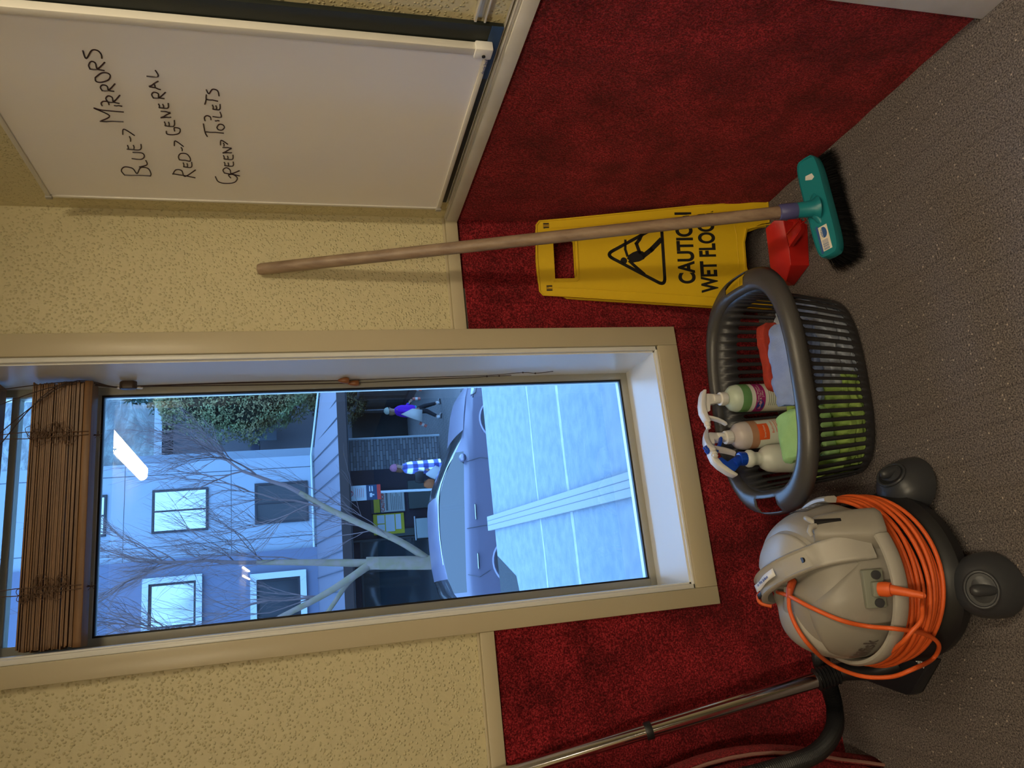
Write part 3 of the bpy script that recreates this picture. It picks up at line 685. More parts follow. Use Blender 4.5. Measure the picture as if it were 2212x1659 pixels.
def bottle(loc, rz, tilt, prof, mb, label, cap, liquid=None):
    e = empty('spray_bottle', loc, label, 'spray bottle', 'spray bottles in the basket'); e.rotation_euler = (tilt[0], tilt[1], rz)
    B().lathe(prof, 40).build('bottle', mb, e, smooth=50)
    zt = prof[-1][1]; rib = []
    b = B(); V = []; n = 36
    for z, r in ((zt-.002, .0165), (zt+.001, .0172), (zt+.015, .0168), (zt+.017, .0135)):
        V.append([Vector(((r+(.0006 if i % 2 else 0))*math.cos(2*PI*i/n), (r+(.0006 if i % 2 else 0))*math.sin(2*PI*i/n), z)) for i in range(n)])
    b.grid(V, closed_v=True); b.add(V[-1], [tuple(range(n))]); b.build('cap', cap, e, smooth=25)
    return e, zt
BZ = .0065
PR1 = [(.033, 0), (.036, .003), (.0365, .010), (.0365, .200), (.0362, .214), (.033, .228), (.025, .237), (.0145, .242), (.0135, .248)]
def band_mat(name, top, lower, zsplit):
    M, N, L, b_, tc = node_mat(name); sp = N.new('ShaderNodeSeparateXYZ'); L.new(tc.outputs['Object'], sp.inputs[0])
    g = N.new('ShaderNodeMath'); g.operation = 'GREATER_THAN'; g.inputs[1].default_value = zsplit; L.new(sp.outputs[2], g.inputs[0])
    L.new(mixc(N, L, g.outputs[0], lower, top), b_.inputs['Base Color']); b_.inputs['Roughness'].default_value = .35
    b_.inputs['Subsurface Weight'].default_value = .3; b_.inputs['Subsurface Radius'].default_value = (.01, .01, .01)
    wv = N.new('ShaderNodeTexWave'); return M
GB = band_mat('green_filled_plastic', (.50, .58, .47), (.12, .27, .10), .215)
OBm = band_mat('amber_filled_plastic', (.52, .46, .44), (.42, .22, .13), .205)
WBm = band_mat('milky_plastic', (.62, .64, .58), (.58, .60, .54), .2)
def label_patch(e, z0, z1, a0, a1, r, m_, name, n=20, lab=None):
    b = B(); P = [[Vector((r*math.cos(a0+(a1-a0)*i/n), r*math.sin(a0+(a1-a0)*i/n), z)) for z in (z0, z1)] for i in range(n+1)]; b.grid(P); o = b.build(name, m_, e, smooth=80)
    if lab: o['label'] = lab
    return o
def wrap_text(e, body, size, ang, z, r, m_, name):
    c = bpy.data.curves.new(name, 'FONT'); c.body = body; c.size = size; c.align_x = 'CENTER'; c.space_line = .9
    t = bpy.data.objects.new(name, c); COL.objects.link(t); bpy.context.view_layer.update()
    me = bpy.data.meshes.new_from_object(t.evaluated_get(bpy.context.evaluated_depsgraph_get())); bpy.data.objects.remove(t)
    for v in me.vertices:
        a = ang+v.co.x/r; v.co = Vector((r*math.cos(a), r*math.sin(a), z+v.co.y))
    me.materials.clear(); me.materials.append(m_); o = bpy.data.objects.new(name, me); COL.objects.link(o); o.parent = e
LBLW = mat('label_white', (.62, .64, .56), .5); MAG = mat('label_magenta', (.30, .015, .14), .5); ORL = mat('label_orange', (.72, .10, .02), .5); LBB = mat('label_blue', (.01, .03, .22), .5); LINE = mat('label_small_print', (.16, .2, .16), .6)
FA = math.atan2(-1.7, -.42)    # direction from the bottles towards the viewer
e1, zt = bottle((-.582, -.150, BZ), 0, (.03, 0), PR1, GB, 'spray bottle with green liquid and magenta band on its label', PLASTW)
trigger_head(e1, T((0, 0, zt+.012), rz=PI+.10, s=1.12), PLASTW, PLASTW, PLASTW, PLASTW)
label_patch(e1, .060, .190, FA-1.35, FA+1.35, .0368, LBLW, 'label'); label_patch(e1, .150, .178, FA-1.35, FA+1.35, .0370, MAG, 'label_band', lab='magenta band')
b = B(); P = [[Vector((.0373*math.cos(FA-.60+k_*.44*math.cos(q)), .0373*math.sin(FA-.60+k_*.44*math.cos(q)), .164+k_*.0105*math.sin(q))) for k_ in (.02, 1)] for q in [i*PI/12 for i in range(25)]]; b.grid(P); b.build('label_logo', LBB, e1, smooth=80)
wrap_text(e1, 'Crew Shower\nTub & Tile Cleaner\nJ-Flex', .0078, FA+.28, .170, .0374, LBLW, 'label_lettering'); wrap_text(e1, 'Diversey', .0062, FA-.60, .162, .0375, LBLW, 'logo_lettering')
for k in range(6): label_patch(e1, .138-k*.006, .1395-k*.006, FA-.6, FA+.8, .0371, LINE, 'small_print')
e2, zt = bottle((-.672, -.155, BZ), 0, (-.02, -.04), PR1, OBm, 'spray bottle with amber liquid and orange corner on its white label', PLASTW)
trigger_head(e2, T((0, 0, zt+.012), rz=PI+.75, s=1.12)@T(ry=-.15), mat('clear_white_plastic', (.6, .58, .58), .3), PLASTW, mat('smoky_plastic', (.42, .40, .42), .3), PLASTW)
label_patch(e2, .050, .182, FA-1.3, FA+1.3, .0368, LBLW, 'label'); label_patch(e2, .156, .186, FA-.35, FA+.85, .0371, ORL, 'label_band', lab='orange corner block')
wrap_text(e2, 'Smartdose', .008, FA+.25, .167, .0374, LBLW, 'label_lettering'); wrap_text(e2, 'Bathroom', .009, FA+.55, .142, .0373, ORL, 'label_lettering')
for k in range(5): label_patch(e2, .134-k*.005, .1355-k*.005, FA+.1, FA+1.1, .0371, ORL, 'small_print')
PR3 = [(.033, 0), (.036, .003), (.0365, .010), (.036, .150), (.034, .170), (.027, .184), (.019, .190), (.0165, .194), (.0165, .206), (.0185, .212), (.022, .218), (.0222, .226), (.018, .233), (.0135, .236)]
e3, zt = bottle((-.756, -.182, BZ), 0, (-.02, .05), PR3, WBm, 'milky white spray bottle with blue collar and blue trigger', BLUEP)
trigger_head(e3, T((0, 0, zt+.012), rz=.12, s=1.12)@T(ry=-.62), PLASTW, BLUEP, BLUEP, BLUEP)
label_patch(e3, .040, .120, FA-1.0, FA+1.2, .0372, mat('pale_green_label', (.45, .56, .50), .5), 'label')

# ================================================================ VACUUM CLEANER
VC = Vector((-1.055, -.412, 0))
vac = empty('vacuum_cleaner', VC, 'grey and black canister vacuum cleaner on four castors beside the basket', 'vacuum cleaner')
# base
b = B().lathe([(.10, .030), (.150, .034), (.172, .050), (.178, .075), (.168, .095), (.155, .105), (.150, .215)], 64)
b.build('base', BLACK, vac, smooth=40)
b = B()
for i in range(34):
    a = 2*PI*i/34; b.box(.150, .156, -.004, .004, .11, .205, M=T(rz=a))
b.build('cord_drum_ribs', BLACK, vac, smooth=0)
# grey bumper ring, front right opening where the body bulge sits
P = []
for i in range(101):
    a = math.radians(-68)+math.radians(300)*i/100
    a = math.radians(-62)-math.radians(305)*i/100
    P.append([Vector((r*math.cos(a)+.006, r*math.sin(a)-.032, z)) for r, z in ((.156, .226), (.166, .222), (.171, .228), (.171, .248), (.167, .254), (.161, .254), (.158, .246))])
b = B(); b.grid(P, closed_v=True); b.add(P[0], [tuple(range(7))]); b.add(P[-1], [tuple(range(7))]); b.build('bumper_ring', GREYL, vac, smooth=50)
# dome: two lobes with a waist along the handle axis (front-right to back-left)
HD = math.radians(-68)     # handle azimuth at the front
def dome_r(a, z):
    t = max(0, min(1, (z-.205)/.155)); r = .164*(1-t**3.0)**(1/2.3)
    w = abs(math.cos(a-HD)); return r*(1+.012*math.sin(a*2+1))
def dome_pt(a, t, off=0):
    """t 0 at the skirt .. 1 at the top"""
    th = t*PI/2; r = .150*math.cos(th)**.56; z = .212+.152*math.sin(th)**.90
    c = abs(math.cos(a-HD)); d = 1-.10*(c**10)*min(1, t*1.6); r = (r+off)*(1+.02*(1-c**4))*d; z = z+off*math.sin(th)
    return Vector((r*math.cos(a)+.004, r*math.sin(a)-.012, z-.022*(c**6)*math.sin(th)))
P = [[dome_pt(2*PI*i/96, t/24*.999) for i in range(96)] for t in range(25)]
b = B(); b.grid([[Vector((p.x*.97, p.y*.97, .198)) for p in P[0]]]+P, closed_v=True); b.add(P[-1], [tuple(range(96))]); b.build('motor_head', GREYP, vac, smooth=60)
# overlapping shell panels on the lobes
def shell(a0, a1, t0, t1, off, name, m_, edge=None, n=28, k=14):
    P = []
    for i in range(n+1):
        u = i/n; a = math.radians(a0+(a1-a0)*u); row = []
        tt0 = t0(u) if callable(t0) else t0; tt1 = t1(u) if callable(t1) else t1
        for j in range(k+1):
            t = tt0+(tt1-tt0)*j/k; e = min(1, min(u, 1-u)*14, min(j/k, 1-j/k)*10); row.append(dome_pt(a, t, off*(e**.5)))
        P.append(row)
    b = B(); b.grid(P); return b.build(name, m_, vac, smooth=60)
shell(-172, -74, .0, lambda u: .30+.50*math.sin(PI*min(1, u*1.05))**.8, .0055, 'front_cover', GREYP)
shell(-60, 62, .0, .62, .006, 'side_cover', GREYP)
shell(-58, 75, .66, .97, .006, 'top_cover', GREYL)
shell(100, 200, .05, .9, .005, 'back_cover', GREYL)
# bulged filter housing with hook at the right front
b = B(); P = []; bA, bB = Vector((.095, -.146, .206)), Vector((.104, -.084, .322)); bu = (bB-bA).normalized(); bo = Vector((.60, -.80, .12)); bo = (bo-bu*bo.dot(bu)).normalized(); bs = bu.cross(bo)
for i in range(15):
    h = i/14; c = bA.lerp(bB, h); w = .040-.012*h**2; dp_ = .034-.012*h**3
    if i in (0, 14): w *= .85; dp_ *= .8
    P.append([c+bs*w*math.copysign(abs(math.cos(q))**.65, math.cos(q))+bo*dp_*math.copysign(abs(math.sin(q))**.65, math.sin(q)) for q in [2*PI*k/28 for k in range(28)]])
b.grid(P, closed_v=True); b.add(P[0], [tuple(range(28))]); b.add(P[-1], [tuple(range(28))]); b.build('tube_holder', GREYP, vac, smooth=50)
BMF = Matrix((bs, bo, bu)).transposed().to_4x4(); BMF.translation = bA.lerp(bB, .72)
b = B(); b.box(-.003, .003, .012, .0335, -.016, .034, M=BMF); b.build('holder_slot', BLACK, vac, smooth=0)
b = B()
for s in (-1, 1): b.tube([BMF@Vector((s*.003, .022, .032)), BMF@Vector((s*.010, .026, .042)), BMF@Vector((s*.018, .022, .046)), BMF@Vector((s*.023, .016, .042))], [.006, .0062, .0055, .0045], 10)
b.build('hook', GREYL, vac, smooth=60)
# handle: arched strap front to back
def az(a, r, z): return Vector((r*math.cos(a), r*math.sin(a), z))
HP = smooth_path([(.070, -.150, .246), (.066, -.136, .296), (.053, -.088, .350), (.034, -.030, .380), (.012, .030, .386), (-.006, .072, .366), (-.014, .098, .330)], 8)
P = []; nH = len(HP)
for i, p in enumerate(HP):
    t = (HP[min(i+1, nH-1)]-HP[max(i-1, 0)]).normalized(); side = t.cross(Vector((0, 0, 1))).normalized(); nn = side.cross(t).normalized(); u = i/(nH-1)
    w = .021+.010*math.exp(-((u-.0)/.22)**2)+.003*math.exp(-((u-.6)/.3)**2); h = .008
    P.append([p+side*a*w+nn*c for a, c in ((-1, -h), (-1, .002), (-.88, .005), (-.72, .0005 if .28 < u < .93 else .005), (.72, .0005 if .28 < u < .93 else .005), (.88, .005), (1, .002), (1, -h))])
b = B(); b.grid(P, closed_v=True); b.add(P[0], [tuple(range(8))]); b.add(P[-1], [tuple(range(8))]); hd = b.build('carry_handle', GREYL, vac, smooth=50)
# recess edge, hole and latch on the handle
q = HP[int(nH*.36)]; b = B().lathe([(.0055, -.002), (.0055, .0020)], 14, M=Matrix.Translation(q+Vector((.0, 0, 0)))); b.build('handle_hole', BLACK, vac)
b = B().box(-.010, .010, -.006, .006, -.010, .012, M=T(HP[-1]+Vector((0, .008, .008)), rz=HD+PI)); b.build('switch', BLACK, vac, bevel=.002)
# paper tag tucked in the handle
i0, i1 = int(nH*.50), int(nH*.74); p0, p1 = HP[i0], HP[i1]; tv = (p1-p0).normalized(); sd_ = tv.cross(Vector((0, 0, 1))).normalized()
TG = frame(p0+Vector((0, 0, .010)), -tv if False else tv, -sd_)
if TG.col[2].z < 0: TG = frame(p0+Vector((0, 0, .010)), tv, sd_)
b = B(); LN = (p1-p0).length
P = [[TG@Vector((LN*u, w, .001+.004*math.sin(u*5)+(.010*max(0, u-.72)))) for w in (-.008, .008)] for u in [i/12 for i in range(13)]]
b.grid(P); b.build('paper_tag', mat('paper', (.75, .74, .72), .7), vac, solid=.0004, smooth=60)
text('tag_lettering', 'on Wet Surfaces', .0095, TG@T((LN*.50, .003, .0062), rz=PI), LBB, vac, align='CENTER', sx=.75)
# rating plate with small icons
b = B(); a0 = math.radians(-8)
P = [[dome_pt(math.radians(-12+44*i/16), .12+.22*j/6, .0075) for j in range(7)] for i in range(17)]
b.grid(P); b.build('rating_plate', mat('rating_plate_grey', (.17, .16, .15), .5), vac, smooth=60)
b = B(); random.seed(3)
for i in range(9):
    for j in range(3):
        if random.random() < .8:
            c = dome_pt(math.radians(-8+4.4*i), .15+.065*j, .0082); tx = (dome_pt(math.radians(-7+4.4*i), .15+.065*j, .0082)-c).normalized(); ty = (dome_pt(math.radians(-8+4.4*i), .17+.065*j, .0082)-c).normalized()
            M_ = frame(c, tx, ty); w = random.choice((.002, .0035)); b.box(-w, w, -.0016, .0016, -.0002, .0003, M=M_)
b.build('plate_print', mat('plate_print_light', (.45, .44, .42), .6), vac, smooth=0)
# socket block, plug
SA = math.radians(-97); SMx = T((.004+.156*math.cos(SA), -.012+.156*math.sin(SA), .262), rx=0, rz=SA+PI/2)@T(rx=-.22)     # local -Y outwards
b = B().box(-.036, .036, -.004, .008, -.010, .030, M=SMx).box(-.014, .014, -.014, .0, -.006, .018, M=SMx)
b.build('cord_socket', GREYG, vac, bevel=.003)
for s in (-1, 1): B().lathe([(.0085, 0), (.0085, .006), (.005, .0065)], 16, M=SMx@T((s*.026, -.003, .006), rx=PI/2)).build('socket_screw', DARK, vac)
b = B().tube([SMx@Vector((0, -.010, .004)), SMx@Vector((0, -.020, -.004)), SMx@Vector((0, -.026, -.010))], [.0135, .014, .0125], 14)
pl_end = SMx@Vector((-.010, -.060, -.050)); b.tube([SMx@Vector((0, -.024, -.008)), SMx@Vector((-.004, -.044, -.026)), pl_end], [.0095, .0080, .0062], 14)
b.build('plug', ORANGE, vac, smooth=60)
# maker lettering on the body
def on_dome(name, body, size, ang, t, material, off=.0085):
    c = bpy.data.curves.new(name, 'FONT'); c.body = body; c.size = size; c.align_x = 'CENTER'; c.offset = .0004
    tt = bpy.data.objects.new(name, c); COL.objects.link(tt); bpy.context.view_layer.update()
    me = bpy.data.meshes.new_from_object(tt.evaluated_get(bpy.context.evaluated_depsgraph_get())); bpy.data.objects.remove(tt)
    for v in me.vertices: v.co = dome_pt(math.radians(ang)+v.co.x/.164, t+v.co.y/.17*.9, off)
    me.materials.clear(); me.materials.append(material); o = bpy.data.objects.new(name, me); COL.objects.link(o); o.parent = vac
on_dome('maker_lettering', 'Nilfisk', .030, -150, .14, mat('debossed_print', (.09, .07, .065), .5))
# castor housings
def castor(ang, name='castor_housing'):
    M_ = T((.190*math.cos(ang), .190*math.sin(ang), 0), rz=ang); P = []
    for i in range(15):          # superellipsoid fender, long along the tangent
        v_ = -PI/2*.02+PI/2*i/14*1.02; cz, sz = math.cos(v_)**.7 if math.cos(v_) > 0 else 0, math.sin(v_)
        P.append([M_@Vector((.050*cz*math.cos(q)+.012*math.cos(q)*(1-i/14), .064*cz*math.sin(q), .016+.072*max(0, sz)**.85-.010*math.cos(q)*cz)) for q in [2*PI*k/36 for k in range(36)]])
    b = B(); b.grid(P, closed_v=True); b.add(P[-1], [tuple(range(36))]); o = b.build(name, DARK, vac, smooth=60)
    D_ = M_@T((.024, 0, .070), ry=math.radians(38))
    lip = [D_@Vector((.028*math.cos(q), .034*math.sin(q), .004)) for q in [2*PI*k/30 for k in range(30)]]
    l_ = B().tube(lip, .0035, 8, closed=True).build('housing_lip', DARK, smooth=60); l_.parent = o
    l_ = B().add([D_@Vector((.027*math.cos(q), .033*math.sin(q), .0055)) for q in [2*PI*k/30 for k in range(30)]], [tuple(range(30))]).build('housing_recess', BLACK, smooth=0); l_.parent = o
    l_ = B().lathe([(.002, -.030), (.008, -.027), (.011, -.018), (.0115, .016), (.008, .026), (.002, .029)], 16, M=M_@T((.034, 0, .072), ry=math.radians(-14))).build('castor_axle', DARK, smooth=60); l_.parent = o
    l_ = B().lathe([(.014, -.009), (.0155, -.006), (.0155, .006), (.014, .009)], 24, M=M_@T((.0, 0, .016), rx=PI/2)).build('wheel', BLACK); l_.parent = o
castor(math.radians(-14)); castor(math.radians(-100)); castor(math.radians(70))
# cord coil
random.seed(12); b = B()
for k in range(11):
    r0 = .166+.012*random.random(); tilt = .018*(k/10-.5)+random.uniform(-.006, .006); zc = .125+.0075*k; ph = random.uniform(0, 6.28); P = []
    for i in range(72):
        a = 2*PI*i/72; front = .5-.5*math.cos(a-math.radians(100)-PI*0)    # 0 at the back, 1 at the front
        z = .205-(.205-zc)*(.25+.75*front)*1.0+.004*math.sin(a*2+ph)+.003*math.sin(a*3+ph*2); z = min(.206, max(.112, z-.004))
        r = r0+.006*front*(1-k/10)+.003*math.sin(a*2+ph); P.append(Vector((r*math.cos(a), r*math.sin(a), z)))
    b.tube(P, .0043, 8, closed=True)
b.build('cord_coil', ORANGE, vac, smooth=70)
def c7v(a, b_): return (1550+a/3.073, 980+b_/3.073)
def pv(a, b_, y): return at(*c7v(a, b_), 'y', y)
# loose strands lying over the body
from mathutils.bvhtree import BVHTree
_Pd = [[VC+dome_pt(2*PI*i/96, t/24*.999, .012) for i in range(96)] for t in range(25)]
_q = B(); _q.grid(_Pd, closed_v=True)
for _r, _z0, _z1, _dy in ((.179, .214, .262, -.032), (.192, .10, .20, 0)): _q.grid([[VC+Vector((_r*math.cos(2*PI*i/64)+.003, _r*math.sin(2*PI*i/64)+_dy, z)) for i in range(64)] for z in (_z0, _z1)], closed_v=True); BV = BVHTree.FromPolygons(_q.v, _q.f)
def on_body(px, py, y, off=.002):
    d = (_F+R2*((829.5-py)/FPX)-U2*((px-1106)/FPX)).normalized(); h = BV.ray_cast(CAM, d)
    return h[0]-d*off if h[0] else at(px, py, 'y', y)
def strand(P, name='loose_cord', r=.0043):
    b = B().tube(smooth_path(P, 8), r, 10); o = b.build(name, ORANGE, smooth=70); keep(o, vac)
strand([VC+pl_end, pv(1360, 1000, -.605), pv(1355, 1100, -.610), pv(1290, 1180, -.600), pv(1230, 1250, -.580), pv(1130, 1330, -.52)])
strand([on_body(x, y, yy) for x, y, yy in ((1680, 1279, -.36), (1710, 1290, -.38), (1752, 1312, -.42), (1817, 1340, -.48), (1875, 1353, -.56), (1940, 1359, -.62), (1999, 1370, -.625), (2028, 1393, -.61), (2015, 1423, -.58), (1973, 1445, -.54), (1924, 1462, -.50), (1859, 1460, -.45), (1797, 1436, -.42), (1752, 1398, -.42), (1722, 1357, -.40), (1706, 1318, -.38), (1704, 1290, -.37))])
P = [on_body(1704, 1292, -.37), on_body(1706, 1275, -.37), on_body(1712, 1255, -.37)]
b = B().tube(P, [.0055, .0075, .0085], 12); o = b.build('cord_plug', mat('dark_orange_rubber', (.42, .06, .015), .5)); keep(o, vac)
b = B().tube(smooth_path([VC+Vector((-.020, .118, .318)), VC+Vector((-.012, .130, .335)), VC+Vector((-.030, .128, .338)), VC+Vector((-.040, .112, .320))], 5), .0045, 8); o = b.build('cord_end', ORANGE, smooth=70); keep(o, vac)

# ---- floor nozzle, tube and hose (one assembly)
wd = empty('suction_tube', (-1.25, -.28, 0), 'chrome vacuum tube with black floor nozzle standing against the red wall', 'vacuum tube')
n_a, n_b = at(2033, 1424, 'z', .004), at(1990, 1499, 'z', .004); n_c = at(1866, 1468, 'z', .030)
foot = [(n_a.x, n_a.y), (n_b.x+.004, n_b.y-.004), (n_b.x-.001, n_b.y+.010), (n_c.x, n_c.y), (n_c.x+.06, n_c.y+.04), (n_a.x-.005, n_a.y+.16)]
def zring(k, z): c = Vector((sum(p[0] for p in foot)/6, sum(p[1] for p in foot)/6)); return [Vector((c.x+(x-c.x)*k, c.y+(y-c.y)*k, z)) for x, y in foot]
b = B(); b.grid([zring(1, .006), zring(1, .024), zring(.985, .030), zring(.96, .033)], closed_v=True); b.add(zring(.96, .033), [(0, 1, 2, 3, 4, 5)]); b.add(zring(1, .006), [(0, 1, 2, 3, 4, 5)])
keep(b.build('floor_nozzle', mat('nozzle_plastic', (.018, .02, .026), .35), smooth=30), wd)
b = B(); b.grid([zring(.985, 0), zring(.985, .0062)], closed_v=True); b.add(zring(.985, 0), [(0, 1, 2, 3, 4, 5)]); keep(b.build('brush_strip', BLACK, smooth=0), wd)
keep(text('nozzle_lettering', 'Nilfisk', .016, frame(at(1999, 1436, 'z', .0335), at(1966, 1406, 'z', .0335)-at(1999, 1436, 'z', .0335), Vector((-.045, .030, 0))), mat('white_print', (.8, .82, .85), .5), weight=.0003), wd)
tA = at(1775, 1465, 'y', -.235); tB = at(1135, 1659, 'y', -.06); td = (tA-tB).normalized(); tB2 = tB-td*.16
el = tA-td*-.0
b = B().tube(smooth_path([tA, tA+td*.03, tA+td*.055+Vector((0, -.004, 0)), Vector((-1.262, -.272, .075)), Vector((-1.250, -.300, .030))], 5), .0195, 16); keep(b.build('nozzle_elbow', BLACK, smooth=60), wd)
b = B(); n = 7
for k in range(n): p = tA-td*.012+td*.008*k; b.tube([p-td*.003, p, p+td*.003], [.021, .0255-.0003*k, .021], 20)
keep(b.build('ribbed_cuff', BLACK, smooth=60), wd)
mid_t = at(1408, 1590, 'y', -.145)
tt = (mid_t-tB2).length
b = B().tube([tB2, tB2+td*tt*.5, tB2+td*tt], .0155, 24); keep(b.build('upper_tube', CHROME, smooth=60), wd)
b = B().tube([tB2+td*tt, tB2+td*(tt+(tA-tB2).length)*.5, tA], .0175, 24); keep(b.build('lower_tube', CHROME, smooth=60), wd)
b = B().tube([tB2+td*(tt-.010), tB2+td*(tt+.006)], .0192, 20); keep(b.build('tube_collar', BLACK, bevel=.001), wd)
hp = smooth_path([VC+Vector((-.10, .13, .165)), at(1772, 1410, 'y', -.20), at(1788, 1470, 'y', -.185), at(1803, 1530, 'y', -.18), at(1800, 1580, 'y', -.195), at(1765, 1625, 'y', -.21), at(1700, 1652, 'y', -.215), at(1600, 1680, 'y', -.215), at(1400, 1720, 'y', -.215)], 40)
R_ = [.0185+(.0016 if i % 2 else -.0008) for i in range(len(hp))]
hs = B().tube(hp, R_, 18).build('vacuum_hose', BLACK, smooth=0); tag(hs, 'black corrugated hose curving from behind the vacuum up to the left edge', 'hose')

# ---- roll of red carpet at the left edge
P = []; NP = 90
for k in range(13):
    z = .002+.68*k/12; row = []
    for i in range(NP):
        a = i/NP*2*PI*1.9; r = .105-.030*(i/NP)+.006*math.sin(z*7)+(.014*(1-z/.12) if z < .12 else 0)
        row.append(Vector((-1.600+.085*math.sin(PI*min(z/.8, 1))+r*math.cos(a-.5)*(1.0), -.105+r*math.sin(a-.5)*.7, z)))
    P.append(row)
b = B(); b.grid(P)
cr = b.build('carpet_roll', RED, solid=.007, smooth=60); tag(cr, 'rolled offcut of red carpet standing on the floor at the left edge', 'carpet roll')
b = B().tube([Vector((p[0].x+.004, p[0].y-.002, p[0].z)) for p in P], .004, 6); o = b.build('backing_edge', mat('carpet_backing', (.30, .15, .12), .9)); o.parent = cr

# ================================================================ OUTSIDE
GZ = -2.5
ALB[0] = .25      # light balance put into outdoor colours: darkened to offset the boosted sky
struct('trim_8', B().box(-7, 5, .22, .262, -2.5, .30), mat('outer_render', (.4, .4, .4), .8), smooth=0)
CANM = mat('weathered_canopy_metal', (.40, .47, .55), .55, var=(16, (.28, .36, .44), .9, 9), bump=(60, .5, 'n', .004))
cn = empty('canopy_roof', (-.4, 1.4, .2), 'flat pale blue grey canopy roof just below the window with two sealed seams', 'canopy')
def kp(o, r): return keep(o, r)
kp(B().box(-6, 5, .262, 2.52, .17, .25).build('roof_sheet', CANM, smooth=0), cn)
SEAL = mat('white_sealant', (.72, .78, .80), .6, var=(20, (.5, .56, .6), .7))
random.seed(2)
for k, (y0, y1, w) in enumerate(((1.60, 1.58, .010), (1.14, 1.16, .015))):
    b = B(); P = []
    for i in range(200):
        u = i/199; x = -2.2+4.4*u; yy = y0+(y1-y0)*u+.012*noise.noise(Vector((x*3, k*5, 0))); ww = w*(1+.5*noise.noise(Vector((x*14, k*9, 3)))); P.append([Vector((x, yy-ww, .2505)), Vector((x, yy, .2525)), Vector((x, yy+ww, .2505))])
    b.grid(P); kp(b.build('sealed_seam', SEAL, smooth=60), cn)
kp(B().add([Vector(p) for p in ((-1.25, 2.519, .2512), (-.80, 2.519, .2512), (-.93, 2.14, .2512), (-1.25, 2.02, .2512))], [(0, 1, 2, 3)]).build('dark_patch', mat('dark_rough_surface', (.07, .08, .09), .9, bump=(90, .8, 'n', .01)), smooth=0), cn)  # dark rough patch in the far left corner of the sheet
pA, pB = Vector((-.605, 2.60, .262)), Vector((-.708, .38, .262)); FMx = frame(pA, pB-pA, (1, 0, 0)); Ln = (pB-pA).length
bt = empty('metal_batten', pA, 'long flat pale metal strip lying across the canopy roof', 'metal strip')
b = B().box(0, Ln, -.042, .042, -.010, .012, M=FMx); kp(b.build('strip', mat('pale_metal', (.50, .53, .56), .45), bevel=.003), bt)
b = B().box(0, Ln, -.013, -.011, .0118, .0135, M=FMx).box(0, Ln, .014, .016, .0118, .0135, M=FMx); kp(b.build('strip_grooves', mat('groove', (.2, .23, .28), .6), smooth=0), bt)

ASPH = mat('wet_asphalt', (.06, .065, .07), .45, var=(2, (.04, .045, .05), .8), bump=(40, .4, 'n', .01))
struct('trim_9', B().box(-40, 60, .262, 16.2, -2.7, GZ-.10), ASPH, smooth=0)
def mk_brick(name, c1, c2, mo, sx, sy, scale=1.0, rough=.8):
    M, N, L, b_, tc = node_mat(name); br_ = N.new('ShaderNodeTexBrick'); br_.inputs['Color1'].default_value = c1+(1,); br_.inputs['Color2'].default_value = c2+(1,); br_.inputs['Mortar'].default_value = mo+(1,)
    br_.inputs['Scale'].default_value = scale; br_.inputs['Brick Width'].default_value = sx; br_.inputs['Row Height'].default_value = sy; br_.inputs['Mortar Size'].default_value = .012
    mp = N.new('ShaderNodeMapping'); L.new(tc.outputs['Object'], mp.inputs[0]); L.new(mp.outputs[0], br_.inputs[0]); L.new(br_.outputs[0], b_.inputs['Base Color']); b_.inputs['Roughness'].default_value = rough
    return M, mp
PAV, _ = mk_brick('paver_blocks', (.030, .032, .036), (.050, .050, .052), (.012, .012, .014), .22, .11)
struct('trim_10', B().box(-40, 60, 16.2, 34, -2.7, GZ), PAV, smooth=0)
STONE, mp = mk_brick('split_stone', (.022, .024, .030), (.065, .068, .075), (.006, .006, .008), .30, .085); mp.inputs['Rotation'].default_value = (PI/2, 0, 0)

PALE = mat('pale_cladding', (.34, .41, .50), .6, var=(.8, (.31, .38, .47), .6)); MAUVE = mat('grey_mauve_render', (.16, .18, .27), .7)
FRD = mat('dark_window_frame', (.03, .03, .04), .5); FRW = mat('white_window_frame', (.58, .66, .72), .5)
PANE_L = mat('sky_reflecting_pane', (.62, .66, .66), .10, .9); PANE_D = mat('dark_pane', (.03, .035, .045), .12)
bd = empty('office_building', (-1, 20, 1.1), 'pale blue clad office building with grey left bay across the street', 'building')
kp(B().box(.70, 3.27, 20, 27, 1.0, 12).build('wall', PALE, smooth=0), bd)
kp(B().box(-10, .70, 19.9, 27, 1.0, 12).build('wall', MAUVE, smooth=0), bd)
b = B()
for x in (1.05, 2.95): b.box(x-.006, x+.006, 19.992, 20, 1.1, 12)
for z_ in (3.3, 5.95): b.box(.70, 3.27, 19.994, 20, z_-.005, z_+.005)
kp(b.build('panel_joints', FRD, smooth=0), bd)
def wnd(x0, x1, z0, z1, y, fm, pm, split=None, w=.06, trimw=0):
    b = B()
    for (a, c, d, e) in ((x0, x0+w, z0, z1), (x1-w, x1, z0, z1), (x0+w, x1-w, z0, z0+w), (x0+w, x1-w, z1-w, z1)): b.box(a, c, y-.05, y+.01, d, e)
    if split == 'h': b.box(x0+w, x1-w, y-.045, y, (z0+z1)/2-w/3, (z0+z1)/2+w/3)
    if split == 'v': b.box((x0+x1)/2-w/3, (x0+x1)/2+w/3, y-.045, y, z0+w, z1-w)
    f = b.build('window_frame', fm, smooth=0); kp(f, bd)
    p = B().box(x0+w, x1-w, y-.02, y-.012, z0+w, z1-w).build('pane', pm, smooth=0); keep(p, f)
    if trimw:
        b = B()
        for (a, c, d, e) in ((x0-trimw, x0, z0-trimw, z1+trimw), (x1, x1+trimw, z0-trimw, z1+trimw), (x0, x1, z1, z1+trimw), (x0, x1, z0-trimw, z0)): b.box(a, c, y-.12, y, d, e)
        keep(b.build('surround', FRW, smooth=0), f)
